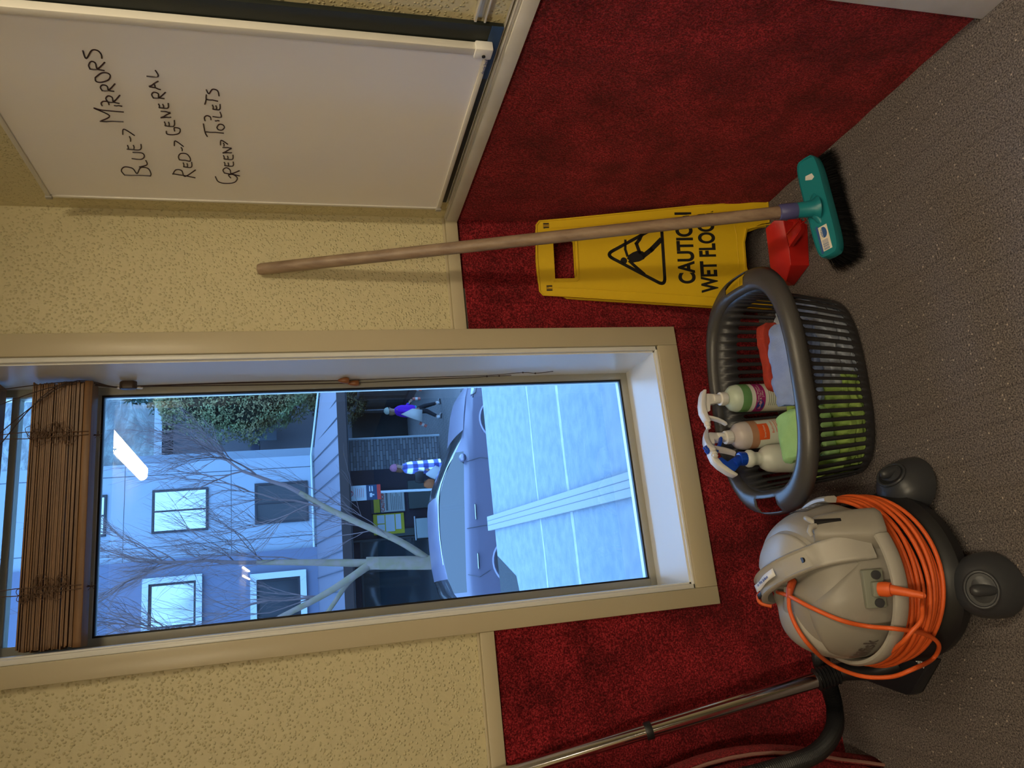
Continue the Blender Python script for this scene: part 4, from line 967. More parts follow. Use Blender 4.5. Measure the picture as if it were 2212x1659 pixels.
wnd(1.39, 2.54, 3.88, 5.27, 20, FRD, PANE_L, 'v'); wnd(1.43, 2.55, 1.28, 2.69, 20, FRD, PANE_D, 'v'); wnd(1.42, 2.50, 6.36, 7.75, 20, FRD, PANE_L, 'v')
wnd(-1.02, .10, 4.15, 5.28, 19.9, FRD, PANE_L, None, .06, .15); wnd(-1.06, -.04, 1.55, 2.66, 19.9, FRD, PANE_D, None, .06, .16); wnd(-1.02, .10, 6.8, 8.0, 19.9, FRD, PANE_L, None, .06, .15)
wnd(-3.6, -2.4, 4.15, 5.28, 19.9, FRD, PANE_L, None, .06, .15); wnd(-3.6, -2.4, 1.55, 2.66, 19.9, FRD, PANE_D, None, .06, .16)
# shopfront below
shop = empty('shopfront', (0, 20, GZ), 'dark shopfront with notice boards under the veranda across the street', 'shopfront')
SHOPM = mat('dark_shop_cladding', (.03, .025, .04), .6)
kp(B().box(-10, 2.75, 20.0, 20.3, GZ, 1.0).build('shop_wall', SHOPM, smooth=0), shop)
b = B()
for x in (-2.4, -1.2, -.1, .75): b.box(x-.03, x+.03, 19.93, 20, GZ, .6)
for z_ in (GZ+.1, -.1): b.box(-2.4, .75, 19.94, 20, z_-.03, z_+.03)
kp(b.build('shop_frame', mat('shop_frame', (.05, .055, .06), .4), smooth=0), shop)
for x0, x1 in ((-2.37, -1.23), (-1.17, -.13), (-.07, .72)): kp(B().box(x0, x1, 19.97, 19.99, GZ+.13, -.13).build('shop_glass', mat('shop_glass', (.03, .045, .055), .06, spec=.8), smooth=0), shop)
b = B().box(.8, 1.0, 19.9, 20, -2.3, -.9, 0).box(1.55, 2.35, 19.92, 20, -2.3, -1.5); kp(b.build('shop_ledge', mat('shop_ledge', (.06, .08, .08), .5), smooth=0), shop)
# veranda
vr = empty('veranda_roof', (0, 18, .4), 'grey standing seam veranda roof over the footpath across the street', 'veranda')
RS = mat('grey_roof_sheet', (.21, .205, .26), .5)
quad = [Vector((-10, 16.4, .56)), Vector((6.5, 16.4, .45)), Vector((6.5, 20, .66)), Vector((3.27, 20, 1.10)), Vector((-10, 20, 1.10))]
b = B(); b.add(quad+[v-Vector((0, 0, .06)) for v in quad], [(0, 1, 2, 3, 4), (5, 6, 7, 8, 9)]+[(i, (i+1) % 5, 5+(i+1) % 5, 5+i) for i in range(5)]); kp(b.build('roof_sheet', RS, smooth=0), vr)
b = B(); x = -9.8
while x < 6.4:
    zf = .56-.11*(x+10)/16.5; zt_ = 1.10 if x < 3.27 else 1.10-.44*(x-3.27)/3.23
    b.tube([(x, 16.4, zf+.012), (x, 20, zt_+.012)], .014, 4); x += .46
kp(b.build('standing_seams', mat('seam_dark', (.10, .11, .14), .5), smooth=0), vr)
kp(B().tube([(-10, 19.93, 1.16), (3.27, 19.93, 1.16), (6.4, 19.93, .72)], .030, 8).build('flashing', FRW), vr)
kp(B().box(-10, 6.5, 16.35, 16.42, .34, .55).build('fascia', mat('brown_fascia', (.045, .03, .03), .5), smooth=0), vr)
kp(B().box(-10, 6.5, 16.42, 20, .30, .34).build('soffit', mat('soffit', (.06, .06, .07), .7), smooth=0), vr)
# stone pier, posts, fence
tag(B().box(2.75, 3.68, 20.0, 20.5, GZ, .32).build('stone_wall', STONE, smooth=0), 'grey split stone wall between the shopfront and the fence across the street', 'wall')
tag(B().tube([(3.62, 19.75, GZ), (3.62, 19.75, .32)], .030, 8).build('veranda_post', FRW), 'thin white veranda post at the right edge of the stone wall', 'post')
fn = empty('timber_fence', (6.2, 23.5, GZ), 'dark timber paling fence receding behind the woman in purple', 'fence')
FT = mat('dark_timber', (.035, .037, .04), .7, var=(3, (.07, .075, .075), .6))
b = B(); y = 20.2; random.seed(6)
while y < 26.4: b.box(6.18, 6.22, y, y+.42, GZ+.25, -.55+random.uniform(-.01, .01)); y += .45
kp(b.build('palings', FT, smooth=0), fn)
kp(B().box(6.10, 6.20, 20.2, 26.8, -.56, -.50).build('fence_rail', mat('fence_rail', (.13, .15, .16), .6), smooth=0), fn)
kp(B().box(6.05, 6.2, 20.2, 26.8, GZ, GZ+.25).build('fence_plinth', FRD, smooth=0), fn)
for y in (20.2, 22.4, 24.6, 26.7): kp(B().box(6.08, 6.18, y-.05, y+.05, GZ, -.4).build('fence_post', FT, smooth=0), fn)
tag(B().box(3.3, 6.04, 26.5, 26.7, GZ, -.4).build('rear_fence', FT, smooth=0), 'far dark fence closing the yard beyond the stone wall', 'fence')
# street signs
ss = empty('parking_sign', (1.68, 17, GZ), 'no parking and notice sign plates on a white pole', 'street sign')
kp(B().tube([(1.63, 17.03, GZ), (1.69, 17.03, .40)], .032, 10).build('sign_pole', FRW), ss)
def plate(x0, x1, z0, z1, y, m_, name, root): o = B().box(x0, x1, y-.006, y+.006, z0, z1).build(name, m_, smooth=0); kp(o, root); return o
def flat(name, body, size, x, y, z, m_, root, align='CENTER', w=0): o = text(name, body, size, frame((x, y, z), (1, 0, 0), (0, 0, 1)), m_, weight=w, align=align); kp(o, root); return o
plate(1.49, 1.86, -.10, .38, 17, FRW, 'sign_plate', ss); plate(1.49, 1.86, -.36, -.10, 17, mat('sign_navy', (.02, .06, .14), .5), 'sign_plate', ss); plate(1.49, 1.86, -.45, -.36, 17, mat('sign_red', (.6, .05, .04), .5), 'sign_plate', ss)
RP = mat('sign_red_print', (.5, .03, .06), .5)
b = B().tube([(1.675+.065*math.cos(i*PI/12), 16.99, .285+.065*math.sin(i*PI/12)) for i in range(24)], .009, 5, closed=True).tube([(1.63, 16.99, .33), (1.72, 16.99, .24)], .008, 5)
for k in range(5): b.box(1.56+.01*(k % 2), 1.80-.012*(k % 3), 16.989, 16.993, .15-k*.045, .158-k*.045)
kp(b.build('sign_print', RP, smooth=0), ss); flat('sign_lettering', 'P', .12, 1.675, 16.992, .245, BINK, ss)
b = B().box(1.56, 1.66, 16.989, 16.993, -.24, -.18).box(1.60, 1.63, 16.989, 16.993, -.29, -.24)
for k in range(2): b.box(1.70, 1.83, 16.989, 16.993, -.20-k*.06, -.17-k*.06)
kp(b.build('sign_print', FRW, smooth=0), ss)
nb_ = empty('notice_board', (1.8, 19.9, -1.4), 'black framed caution notice board on the shop wall behind the sign pole', 'notice board')
plate(1.47, 2.12, -1.40, -.42, 19.90, FRD, 'board_frame', nb_); plate(1.50, 2.09, -1.37, -.70, 19.89, mat('poster_pale', (.45, .5, .5), .5), 'poster', nb_); plate(1.50, 2.09, -.67, -.50, 19.89, mat('poster_yellow', (.50, .42, .03), .5), 'poster', nb_)
flat('caution_lettering', 'CAUTION', .125, 1.80, 19.878, -.80, mat('poster_red', (.45, .05, .03), .5), nb_, w=.004); 
b = B().box(1.54, 2.05, 19.875, 19.88, -.90, -.84)
for k in range(7): b.box(1.54, 2.05-.06*(k % 3), 19.875, 19.88, -1.0-k*.05, -.985-k*.05)
kp(b.build('poster_print', BINK, smooth=0), nb_)
n2 = empty('poster_board', (1.2, 19.9, -1.3), 'yellow edged notice board with white papers left of the caution board', 'notice board')
plate(.88, 1.45, -1.33, -.47, 19.90, mat('board_yellow', (.52, .46, .03), .5), 'board_panel', n2)
for (x0, x1, z0, z1) in ((.95, 1.16, -.78, -.58), (1.19, 1.42, -.78, -.58), (.95, 1.42, -1.06, -.81), (1.0, 1.42, -1.24, -1.09)): plate(x0, x1, z0, z1, 19.89, FRW, 'notice_paper', n2)
bn = empty('metal_cabinet', (.95, 19.7, GZ), 'small pale metal cabinet with tube handles below the notice boards', 'cabinet')
kp(B().box(.68, 1.22, 19.55, 19.8, -2.05, -1.62).build('cabinet_body', mat('pale_grey_metal', (.35, .42, .44), .4), bevel=.01), bn)
for z_ in (-1.58, -2.09): kp(B().tube([(.62, 19.53, z_), (1.28, 19.53, z_)], .02, 8).build('handle', FRW), bn)
for x in (.70, 1.20): kp(B().tube([(x, 19.6, GZ), (x, 19.6, -2.0)], .02, 8).build('leg', FRW), bn)

# ---- car
car = empty('car', (.8, 12.2, GZ-.1), 'silver lilac hatchback parked across the street, seen from its right side', 'car')
CARP = mat('lilac_silver_paint', (.22, .20, .29), .38, .25, coat=.2, spec=.4); CGL = mat('car_glass', (.05, .05, .055), .10, 0, spec=.45)
G0 = GZ-.02
st = [(-1.42, .55, .80, .82, .66), (-1.38, .45, 1.0, 1.02, .78), (-1.30, .40, 1.17, 1.22, .84), (-1.12, .36, 1.22, 1.38, .88), (-.95, .34, 1.23, 1.49, .89), (-.70, .32, 1.225, 1.57, .895), (-.45, .32, 1.21, 1.605, .90), (-.10, .32, 1.19, 1.625, .90), (.20, .32, 1.17, 1.63, .90),
      (.50, .32, 1.15, 1.62, .90), (.58, .32, 1.145, 1.615, .90), (.75, .32, 1.135, 1.59, .90), (1.0, .32, 1.115, 1.51, .90), (1.25, .32, 1.095, 1.40, .90), (1.50, .33, 1.08, 1.27, .90), (1.72, .33, 1.06, 1.15, .895), (1.90, .33, 1.04, 1.07, .89), (2.2, .33, .99, 1.035, .88), (2.5, .33, .93, .985, .86), (2.72, .34, .85, .92, .82), (2.88, .38, .74, .80, .74), (2.96, .45, .62, .66, .62)]
P = []; 
for (x, z0, zb2, zr, hw) in st:
    row = []; gh = zr-zb2 > .12
    rw = hw*(.97-.27*min(1, (zr-zb2)/.45)); half = [(hw*.90, z0), (hw*.985, z0+.12), (hw*1.0, .62 if z0 < .4 else z0+.2), (hw*.985, (zb2+.62)/2+.03), (hw*.99, zb2-.10), (hw*.945, zb2), (rw+.012, zr-.05 if gh else (zb2+zr)/2), (rw*.90, zr-.012), (rw*.45, zr+.012), (0, zr+.018)]
    for w, z in half: row.append(Vector((x, 12.2-w, G0+z)))
    for w, z in half[-2::-1]: row.append(Vector((x, 12.2+w, G0+z)))
    P.append(row)
b = B(); b.grid(P); cap_n = len(P[0]); b.add(P[0], [tuple(range(cap_n))]); b.add(P[-1], [tuple(range(cap_n))])
nseg = cap_n-1
for k, f in enumerate(b.f[:(len(st)-1)*nseg]):
    i, j = divmod(k, nseg); x = st[i][0]; side = j in (5, nseg-6)
    if side and 4 <= i <= 13: b.m[k] = 2 if i == 9 else 1
    if i in (11, 12, 13, 14, 15) and 6 <= j <= nseg-7: b.m[k] = 1
    if i in (2, 3, 4) and 6 <= j <= nseg-7: b.m[k] = 1
kp(b.build('car_body', [CARP, CGL, BLACK], smooth=32), car)
ys = 12.2-.90
b = B(); cpt = [(1.62, 1.10), (1.30, 1.34), (1.02, 1.475), (.75, 1.555), (.40, 1.585), (0, 1.59), (-.45, 1.565)]
Pc = []
for x, z in cpt:
    Pc.append(Vector((x, ys+.10+.17*max(0, (z-1.1)/.5), G0+z+.0)))
b.tube(smooth_path(Pc, 4), .014, 6); kp(b.build('chrome_trim', mat('car_chrome', (.8, .8, .8), .15, 1)), car)
b = B(); b.tube([(x, ys-.004, G0+z) for x, z in ((.12, .45), (.15, .80), (.12, 1.15))], .005, 4); b.tube([(x, ys-.004, G0+z) for x, z in ((1.30, .45), (1.36, .80), (1.30, 1.06))], .005, 4); b.tube([(x, ys-.004, G0+z) for x, z in ((-.62, .80), (-.72, 1.0), (-.66, 1.2))], .005, 4); kp(b.build('door_gaps', BLACK, smooth=0), car)
for x, z in ((.40, .97), (-.45, 1.0)):
    b = B().tube(smooth_path([(x-.13, ys-.002, G0+z), (x-.08, ys-.028, G0+z+.006), (x+.08, ys-.028, G0+z), (x+.13, ys-.002, G0+z-.004)], 4), .015, 8); kp(b.build('door_handle', mat('handle_chrome', (.7, .7, .72), .2, 1)), car)
b = B(); 
for i in range(7): pass
b.lathe([(.0, -.11), (.05, -.10), (.075, -.04), (.075, .04), (.05, .10), (.0, .11)], 14, M=T((1.36, ys-.09, G0+1.14), rx=PI/2)@Matrix.Diagonal((1, .85, 1, 1))); kp(b.build('wing_mirror', CARP, smooth=60), car)
for wx in (2.06, -.50):
    ar = []
    for i in range(17): a = PI*i/16; ar.append((wx+.40*math.cos(a), G0+.33+.40*math.sin(a)))
    b = B().tube([(x, ys-.006, z) for x, z in ar], .030, 6); kp(b.build('wheel_arch', CARP), car)
    b = B().prism([(x, z) for x, z in ar], -.02, .01, M=Matrix(((1, 0, 0, 0), (0, 0, 1, ys), (0, 1, 0, 0), (0, 0, 0, 1)))); kp(b.build('arch_liner', BLACK, smooth=0), car)
    b = B().lathe([(.20, -.02), (.30, -.03), (.325, 0), (.325, .16), (.30, .18)], 32, M=T((wx, ys+.0, G0+.325), rx=-PI/2)); w_ = b.build('wheel', BLACK, smooth=50); kp(w_, car)
    b = B().lathe([(.03, -.035), (.10, -.02), (.20, -.028), (.205, .02)], 20, M=T((wx, ys, G0+.325), rx=-PI/2)); h_ = b.build('hubcap', mat('alloy', (.4, .41, .44), .3, .8)); keep(h_, w_)
b = B().add([Vector(p) for p in ((2.92, ys+.26, G0+.74), (2.55, ys+.028, G0+.86), (2.60, ys+.030, G0+.76), (2.93, ys+.24, G0+.62))], [(0, 1, 2, 3)]); kp(b.build('headlight', mat('headlight', (.7, .72, .75), .1, .3), solid=.03), car)
b = B().add([Vector(p) for p in ((-1.36, ys+.15, G0+1.12), (-1.05, ys+.03, G0+1.10), (-1.12, ys+.025, G0+.98), (-1.40, ys+.17, G0+.96))], [(0, 1, 2, 3)]); kp(b.build('tail_light', mat('tail_red', (.35, .02, .02), .2), solid=.03), car)
b = B().box(.62, .66, ys+.08, ys+.10, G0+1.18, G0+1.52); 

# ---- people
SKIN = mat('skin', (.50, .30, .22), .6)
def person(root, H, joints, hands=True):
    """one continuous skinned body; joints: dict name->(x,y,z,r), chain edges below"""
    V, E_ = [], []; idx = {}
    for k, (x, y, z, r) in joints.items(): idx[k] = len(V); V.append((x, y, z, r))
    for a, c in (('pelvis', 'belly'), ('belly', 'chest'), ('chest', 'neck'), ('neck', 'chin'), ('chin', 'skull'), ('chest', 'shl'), ('shl', 'ell'), ('ell', 'wrl'), ('wrl', 'pal'), ('chest', 'shr'), ('shr', 'elr'), ('elr', 'wrr'), ('wrr', 'par'),
                 ('pelvis', 'hipl'), ('hipl', 'knl'), ('knl', 'anl'), ('anl', 'tol'), ('pelvis', 'hipr'), ('hipr', 'knr'), ('knr', 'anr'), ('anr', 'tor')): E_.append((idx[a], idx[c]))
    for s in ('pal', 'par'):
        w = 'wrl' if s == 'pal' else 'wrr'; p = Vector(joints[s][:3]); d = (p-Vector(joints[w][:3])).normalized(); sd_ = d.cross(Vector((0, 1, 0))).normalized()
        for k, ln in enumerate((.060, .068, .064, .050)):
            V.append(tuple(p+sd_*(-.024+.016*k)+d*.03)+(.0085,)); V.append(tuple(p+sd_*(-.024+.016*k)+d*(.03+ln)+Vector((.012, 0, 0)))+(.007,)); E_ += [(idx[s], len(V)-2), (len(V)-2, len(V)-1)]
        V.append(tuple(p+sd_*.036-d*.004)+(.009,)); V.append(tuple(p+sd_*.044+d*.03)+(.0075,)); E_ += [(idx[s], len(V)-2), (len(V)-2, len(V)-1)]
    me = bpy.data.meshes.new('body'); me.from_pydata([v[:3] for v in V], E_, []); me.materials.append(SKIN); o = bpy.data.objects.new('body', me); COL.objects.link(o); o.parent = root
    q = o.modifiers.new('skin', 'SKIN'); 
    for i, v in enumerate(V): me.skin_vertices[0].data[i].radius = (v[3], v[3])
    for i in range(len(V)): me.skin_vertices[0].data[i].use_root = (i == 0)
    q.use_smooth_shade = True; s_ = o.modifiers.new('sub', 'SUBSURF'); s_.levels = 2; s_.render_levels = 2
    return o
def face(root, c, r):
    """eyes, nose, mouth and ears on the +X side of the head centre c"""
    b = B().prism([(-.010, 0), (.014, -.004), (.020, -.022), (-.006, -.028)], -.009, .009, M=Matrix(((1, 0, 0, c[0]+r*.92), (0, 0, 1, c[1]), (0, 1, 0, c[2]-.0), (0, 0, 0, 1)))); b.build('nose', SKIN, root, bevel=.003)
    for s in (-1, 1):
        B().lathe([(.002, -.008), (.009, 0), (.002, .008)], 10, M=T((c[0]+r*.86, c[1]+s*.030, c[2]+.012), ry=PI/2)).build('eye', mat('eye', (.05, .04, .04), .3), root)
        B().lathe([(.010, -.006), (.022, 0), (.010, .006)], 12, M=T((c[0]-.005, c[1]+s*r*.93, c[2]-.005), rx=PI/2)).build('ear', SKIN, root)
    B().tube([(c[0]+r*.84, c[1]-.020, c[2]-.048), (c[0]+r*.93, c[1], c[2]-.050), (c[0]+r*.84, c[1]+.020, c[2]-.048)], .005, 6).build('mouth', mat('lips', (.40, .14, .13), .5), root)
def loft(secs, n=22):   # secs: (x,y,z,rx,ry)
    P = [[Vector((x+rx*math.cos(2*PI*i/n), y+ry*math.sin(2*PI*i/n), z)) for i in range(n)] for x, y, z, rx, ry in secs]
    b = B(); b.grid(P, closed_v=True); b.add(P[-1], [tuple(range(n))]); b.add(P[0], [tuple(range(n))]); return b
pw = empty('person', (4.18, 18.95, GZ), 'woman in purple jumper and cream beanie walking past with white tote bags', 'person')
J = {'pelvis': (0, 0, .86, .11), 'belly': (.01, 0, 1.02, .10), 'chest': (.02, 0, 1.22, .11), 'neck': (.03, 0, 1.37, .045), 'chin': (.045, 0, 1.44, .060), 'skull': (.045, 0, 1.53, .080),
     'shl': (.02, .16, 1.28, .05), 'ell': (.10, .20, 1.05, .038), 'wrl': (.26, .18, .92, .026), 'pal': (.31, .175, .88, .026), 'shr': (.02, -.16, 1.28, .05), 'elr': (-.06, -.21, 1.04, .038), 'wrr': (-.02, -.22, .83, .026), 'par': (-.01, -.22, .77, .026),
     'hipl': (0, .085, .80, .085), 'knl': (.16, .09, .47, .055), 'anl': (.24, .09, .09, .036), 'tol': (.36, .09, .045, .032), 'hipr': (0, -.085, .80, .085), 'knr': (-.04, -.09, .46, .055), 'anr': (-.22, -.09, .14, .036), 'tor': (-.12, -.09, .045, .032)}
person(pw, 1.62, J); face(pw, (.045, 0, 1.50), .082)
PJ = mat('purple_knit', (.16, .02, .60), .9, bump=(60, .4, 'n', .01)); CY = mat('turquoise_knit', (.02, .35, .50), .9); LEG = mat('dark_leggings', (.02, .02, .025), .8); SHO = mat('white_sock', (.6, .6, .62), .7)
b = loft([(0, 0, .78, .15, .19), (-.005, 0, .86, .18, .22), (.0, 0, 1.0, .175, .215), (.015, 0, 1.18, .165, .21), (.02, 0, 1.28, .13, .19), (.025, 0, 1.36, .07, .08)])
for s, e_, w in ((J['shl'], J['ell'], J['wrl']), (J['shr'], J['elr'], J['wrr'])): b.tube(smooth_path([s[:3], e_[:3], w[:3]], 5), [.075]*3+[.066]*4+[.058]*4, 12)
b.build('jumper', PJ, pw, smooth=60)
loft([(0, 0, .75, .155, .195), (0, 0, .79, .158, .2)]).build('jumper_hem', CY, pw, smooth=60)
b = B()
for w in (J['wrl'], J['wrr']): b.lathe([(.036, -.02), (.036, .02)], 12, M=T(w[:3]))
b.build('cuff', CY, pw)
b = B()
for h_, k_, a_2 in (('hipl', 'knl', 'anl'), ('hipr', 'knr', 'anr')): b.tube([J[h_][:3], J[k_][:3], Vector(J[k_][:3]).lerp(Vector(J[a_2][:3]), .8)], [.098, .068, .046], 12)
b.build('leggings', LEG, pw, smooth=60)
b = B(); b2 = B()
for a_2, t_ in (('anl', 'tol'), ('anr', 'tor')):
    A_, T_ = Vector(J[a_2][:3]), Vector(J[t_][:3]); b.tube([A_+Vector((0, 0, .05)), A_-Vector((0, 0, .03))], .045, 10); b2.tube([A_+Vector((-.04, 0, -.05)), A_.lerp(T_, .5)+Vector((0, 0, -.01)), T_], [.045, .046, .034], 10)
b.build('socks', SHO, pw); b2.build('shoes', BLACK, pw, smooth=60)
b = B().lathe([(.094, -.015), (.100, .01), (.098, .05), (.075, .095), (.03, .118), (.005, .122)], 20, M=T((.035, 0, 1.535), ry=-.15)); b.build('beanie', mat('cream_knit', (.55, .58, .48), .9), pw, smooth=60)
b = B().tube([(-.03, 0, 1.50), (-.05, 0, 1.42), (-.04, 0, 1.33)], [.065, .055, .03], 10); b.build('hair', mat('light_brown_hair', (.25, .14, .07), .8), pw, smooth=60)
TB = mat('white_tote', (.62, .60, .58), .8)
tt1 = B().add([Vector(p) for p in ((-.30, -.27, .92), (-.02, -.27, .90), (-.06, -.25, .62), (-.40, -.26, .66), (-.16, -.24, 1.22))], [(0, 1, 2, 3), (0, 1, 4)]).build('tote_bag', TB, solid=.05); tt1.location = (4.18, 18.88, GZ); tag(tt1, 'white tote bag hanging at the side of the woman in purple', 'bag')
for k, (px, pz, tl, lab) in enumerate(((.34, .72, 0, 'red and white paper roll held in front by the woman in purple'), (-.42, .58, .5, 'red and white paper roll below the white tote bag'), (.62, .66, .2, 'short red and white paper roll right of the woman in purple'))):
    r_ = empty('paper_roll', (4.18+px, 18.9, GZ+pz), lab, 'paper roll', 'paper rolls around the woman in purple'); b = B().lathe([(.045, -.11), (.045, .11)], 14, M=T((0, 0, 0), ry=tl)); b.build('roll', mat('coral_paper', (.60, .16, .12), .7), r_); B().lathe([(.047, -.03), (.047, .04)], 14, M=T((0, 0, 0), ry=tl)).build('paper_band', TB, r_)
pp = empty('person', (2.33, 17.6, GZ), 'woman in blue white plaid coat and pink beanie standing behind the car', 'person')
J = {'pelvis': (0, 0, .90, .11), 'belly': (0, 0, 1.05, .10), 'chest': (0, 0, 1.26, .11), 'neck': (.02, 0, 1.42, .045), 'chin': (.045, 0, 1.49, .058), 'skull': (.035, 0, 1.58, .080),
     'shl': (0, .16, 1.33, .05), 'ell': (-.02, .20, 1.08, .038), 'wrl': (.12, .16, .95, .026), 'pal': (.17, .14, .94, .026), 'shr': (0, -.16, 1.33, .05), 'elr': (-.04, -.21, 1.08, .038), 'wrr': (-.10, -.22, .86, .026), 'par': (-.12, -.22, .80, .026),
     'hipl': (0, .085, .84, .085), 'knl': (.05, .09, .48, .055), 'anl': (.04, .09, .09, .036), 'tol': (.16, .09, .045, .032), 'hipr': (0, -.085, .84, .085), 'knr': (0, -.09, .48, .055), 'anr': (-.06, -.09, .09, .036), 'tor': (.06, -.09, .045, .032)}
person(pp, 1.65, J); face(pp, (.04, 0, 1.55), .080)
M, N, L, b_, tc = node_mat('blue_plaid'); w1 = N.new('ShaderNodeTexWave'); w1.inputs['Scale'].default_value = 1.15; w1.bands_direction = 'Z'; w2 = N.new('ShaderNodeTexWave'); w2.inputs['Scale'].default_value = 1.3; w2.bands_direction = 'X'
L.new(tc.outputs['Object'], w1.inputs[0]); L.new(tc.outputs['Object'], w2.inputs[0])
r1 = ramp(N, L, w1.outputs['Fac'], [(.35, (.05, .07, .25)), (.6, (.55, .58, .66))]); r2 = ramp(N, L, w2.outputs['Fac'], [(.35, (.12, .14, .35)), (.6, (1, 1, 1))]); L.new(mixc(N, L, 1.0, r1, r2, 'MULTIPLY'), b_.inputs['Base Color']); b_.inputs['Roughness'].default_value = .9; PLAID = M
b = loft([(.01, 0, .42, .18, .22), (0, 0, .65, .18, .23), (0, 0, .95, .165, .22), (0, 0, 1.2, .16, .21), (.0, 0, 1.33, .13, .19), (.01, 0, 1.42, .07, .08)])
for s, e_, w in ((J['shl'], J['ell'], J['wrl']), (J['shr'], J['elr'], J['wrr'])): b.tube(smooth_path([s[:3], e_[:3], w[:3]], 5), [.072]*3+[.062]*4+[.054]*4, 12)
b.build('coat', PLAID, pp, smooth=60)
b = B()
for h_, k_, a_2, t_ in (('hipl', 'knl', 'anl', 'tol'), ('hipr', 'knr', 'anr', 'tor')): b.tube([J[h_][:3], J[k_][:3], J[a_2][:3]], [.095, .066, .05], 12); b.tube([J[a_2][:3], J[t_][:3]], [.05, .038], 10)
b.build('trousers', LEG, pp, smooth=60)
B().lathe([(.092, -.012), (.100, .01), (.100, .06), (.088, .11), (.05, .15), (.005, .165)], 20, M=T((.025, 0, 1.57), ry=-.12)).build('beanie', mat('pink_knit', (.55, .22, .35), .9), pp, smooth=60)
B().tube([(-.03, 0, 1.56), (-.06, 0, 1.46), (-.05, 0, 1.36)], [.066, .060, .04], 10).build('hair', mat('auburn_hair', (.22, .10, .05), .8), pp, smooth=60)
B().tube([(.10, 0, 1.38), (.03, .10, 1.40), (-.07, 0, 1.41), (.03, -.10, 1.40)], .03, 8, closed=True).build('scarf', mat('grey_scarf', (.45, .45, .47), .9), pp, smooth=60)
hb = loft([(0, 0, -.12, .15, .06), (0, 0, 0, .16, .07), (0, 0, .10, .12, .05)], 16).build('handbag', mat('black_leather', (.02, .018, .02), .4), smooth=60); hb.location = (2.02, 17.28, GZ+1.04); tag(hb, 'black shoulder bag behind the woman in the plaid coat', 'bag')
hb = loft([(0, 0, -.14, .12, .06), (0, 0, 0, .13, .07), (0, 0, .12, .06, .03)], 16).build('orange_bag', mat('orange_bag', (.45, .14, .05), .7), smooth=60); hb.location = (1.84, 17.34, GZ+.80); tag(hb, 'orange bag carried low behind the woman in the plaid coat', 'bag')
hb = loft([(0, 0, -.22, .10, .08), (.02, 0, 0, .19, .11), (0, 0, .16, .09, .05), (0, 0, .26, .02, .02)], 16).build('plastic_bag', mat('pale_plastic_bag', (.45, .48, .52), .5), smooth=40); hb.location = (2.06, 17.12, GZ+.62); tag(hb, 'pale plastic shopping bags hanging low behind the woman in the plaid coat', 'bag')

# ---- bare street tree
random.seed(21)
BARK = mat('mossy_grey_bark', (.34, .24, .20), .9, var=(7, (.24, .20, .08), .6)); tr = empty('bare_tree', (-.28, 14, GZ), 'leafless street tree with forked grey trunk in front of the building', 'tree')
bT = B(); bL = B(); bW = B()
def limb(b, P, R, n=8): b.tube(smooth_path(P, 4), [R[0]+(R[1]-R[0])*i/(4*(len(P)-1)) for i in range(4*(len(P)-1)+1)], n)
limb(bT, [(-.30, 14, GZ), (-.29, 14, -1.7), (-.27, 14, -1.05), (-.22, 14, -.4), (-.17, 14, .2)], (.165, .125), 12)
kp(bT.build('trunk', BARK, smooth=60), tr)
main = [([(-.27, 14, -1.12), (0, 13.95, -.78), (.26, 13.9, -.38), (.69, 13.9, .42), (1.0, 13.95, .95), (1.34, 14, 1.45)], (.085, .055)), ([(-.18, 14, .1), (-.10, 14.1, .8), (-.03, 14.1, 1.5), (.05, 14.2, 2.3)], (.085, .05)),
        ([(-.18, 14, .1), (-.42, 13.9, .5), (-.74, 13.9, 1.13), (-1.05, 13.8, 1.9)], (.09, .05)), ([(-.20, 14, .1), (-.5, 14.1, .55), (-1.0, 14.2, .95), (-1.6, 14.2, 1.5)], (.06, .035))]
tips = []
for P, R in main: limb(bL, P, R); tips.append((Vector(P[-1]), (Vector(P[-1])-Vector(P[-2])).normalized(), R[1]*1.55)); tips.append((Vector(P[-2]), (Vector(P[-1])-Vector(P[-3])).normalized(), R[1]*.8)); tips.append((Vector(P[1]).lerp(Vector(P[2]), .6), (Vector(P[2])-Vector(P[1])).normalized(), R[1]*.55))
kp(bL.build('main_limbs', BARK, smooth=60), tr)
cnt = [0]
def grow(p, d, r, L_, lev):
    if lev > 7 or r < .0020 or cnt[0] > 1000: return
    cnt[0] += 1; P = [p]; q = p.copy(); dd = d.copy(); n = 4
    for i in range(n): dd = (dd+Vector((random.gauss(0, .13), random.gauss(0, .12), random.gauss(.05, .09)))).normalized(); q = q+dd*L_/n; P.append(q.copy())
    R = [r*(1-.38*i/n) for i in range(n+1)]; bW.tube(P, R, 5 if lev < 2 else 3)
    for k in range(random.choice((2, 3, 4)) if lev < 7 else 0):
        s = random.randint(1, n); ax = Vector((random.gauss(0, 1), random.gauss(0, .7), random.gauss(0, .5))).normalized(); nd = (dd*1.0+ax*random.uniform(.35, .75)+Vector((0, 0, .14))).normalized(); grow(P[s], nd, R[s]*random.uniform(.62, .82), L_*random.uniform(.60, .82), lev+1)
    grow(P[-1], dd, R[-1], L_*.8, lev+1)
for p, d, r in tips: cnt[0] = 0; grow(p, (d+Vector((0, 0, .25))).normalized(), r*.58, 1.25, 1)
tw = bW.build('twigs', mat('twig_bark', (.22, .15, .15), .9), smooth=0); tw['kind'] = 'stuff'; kp(tw, tr)

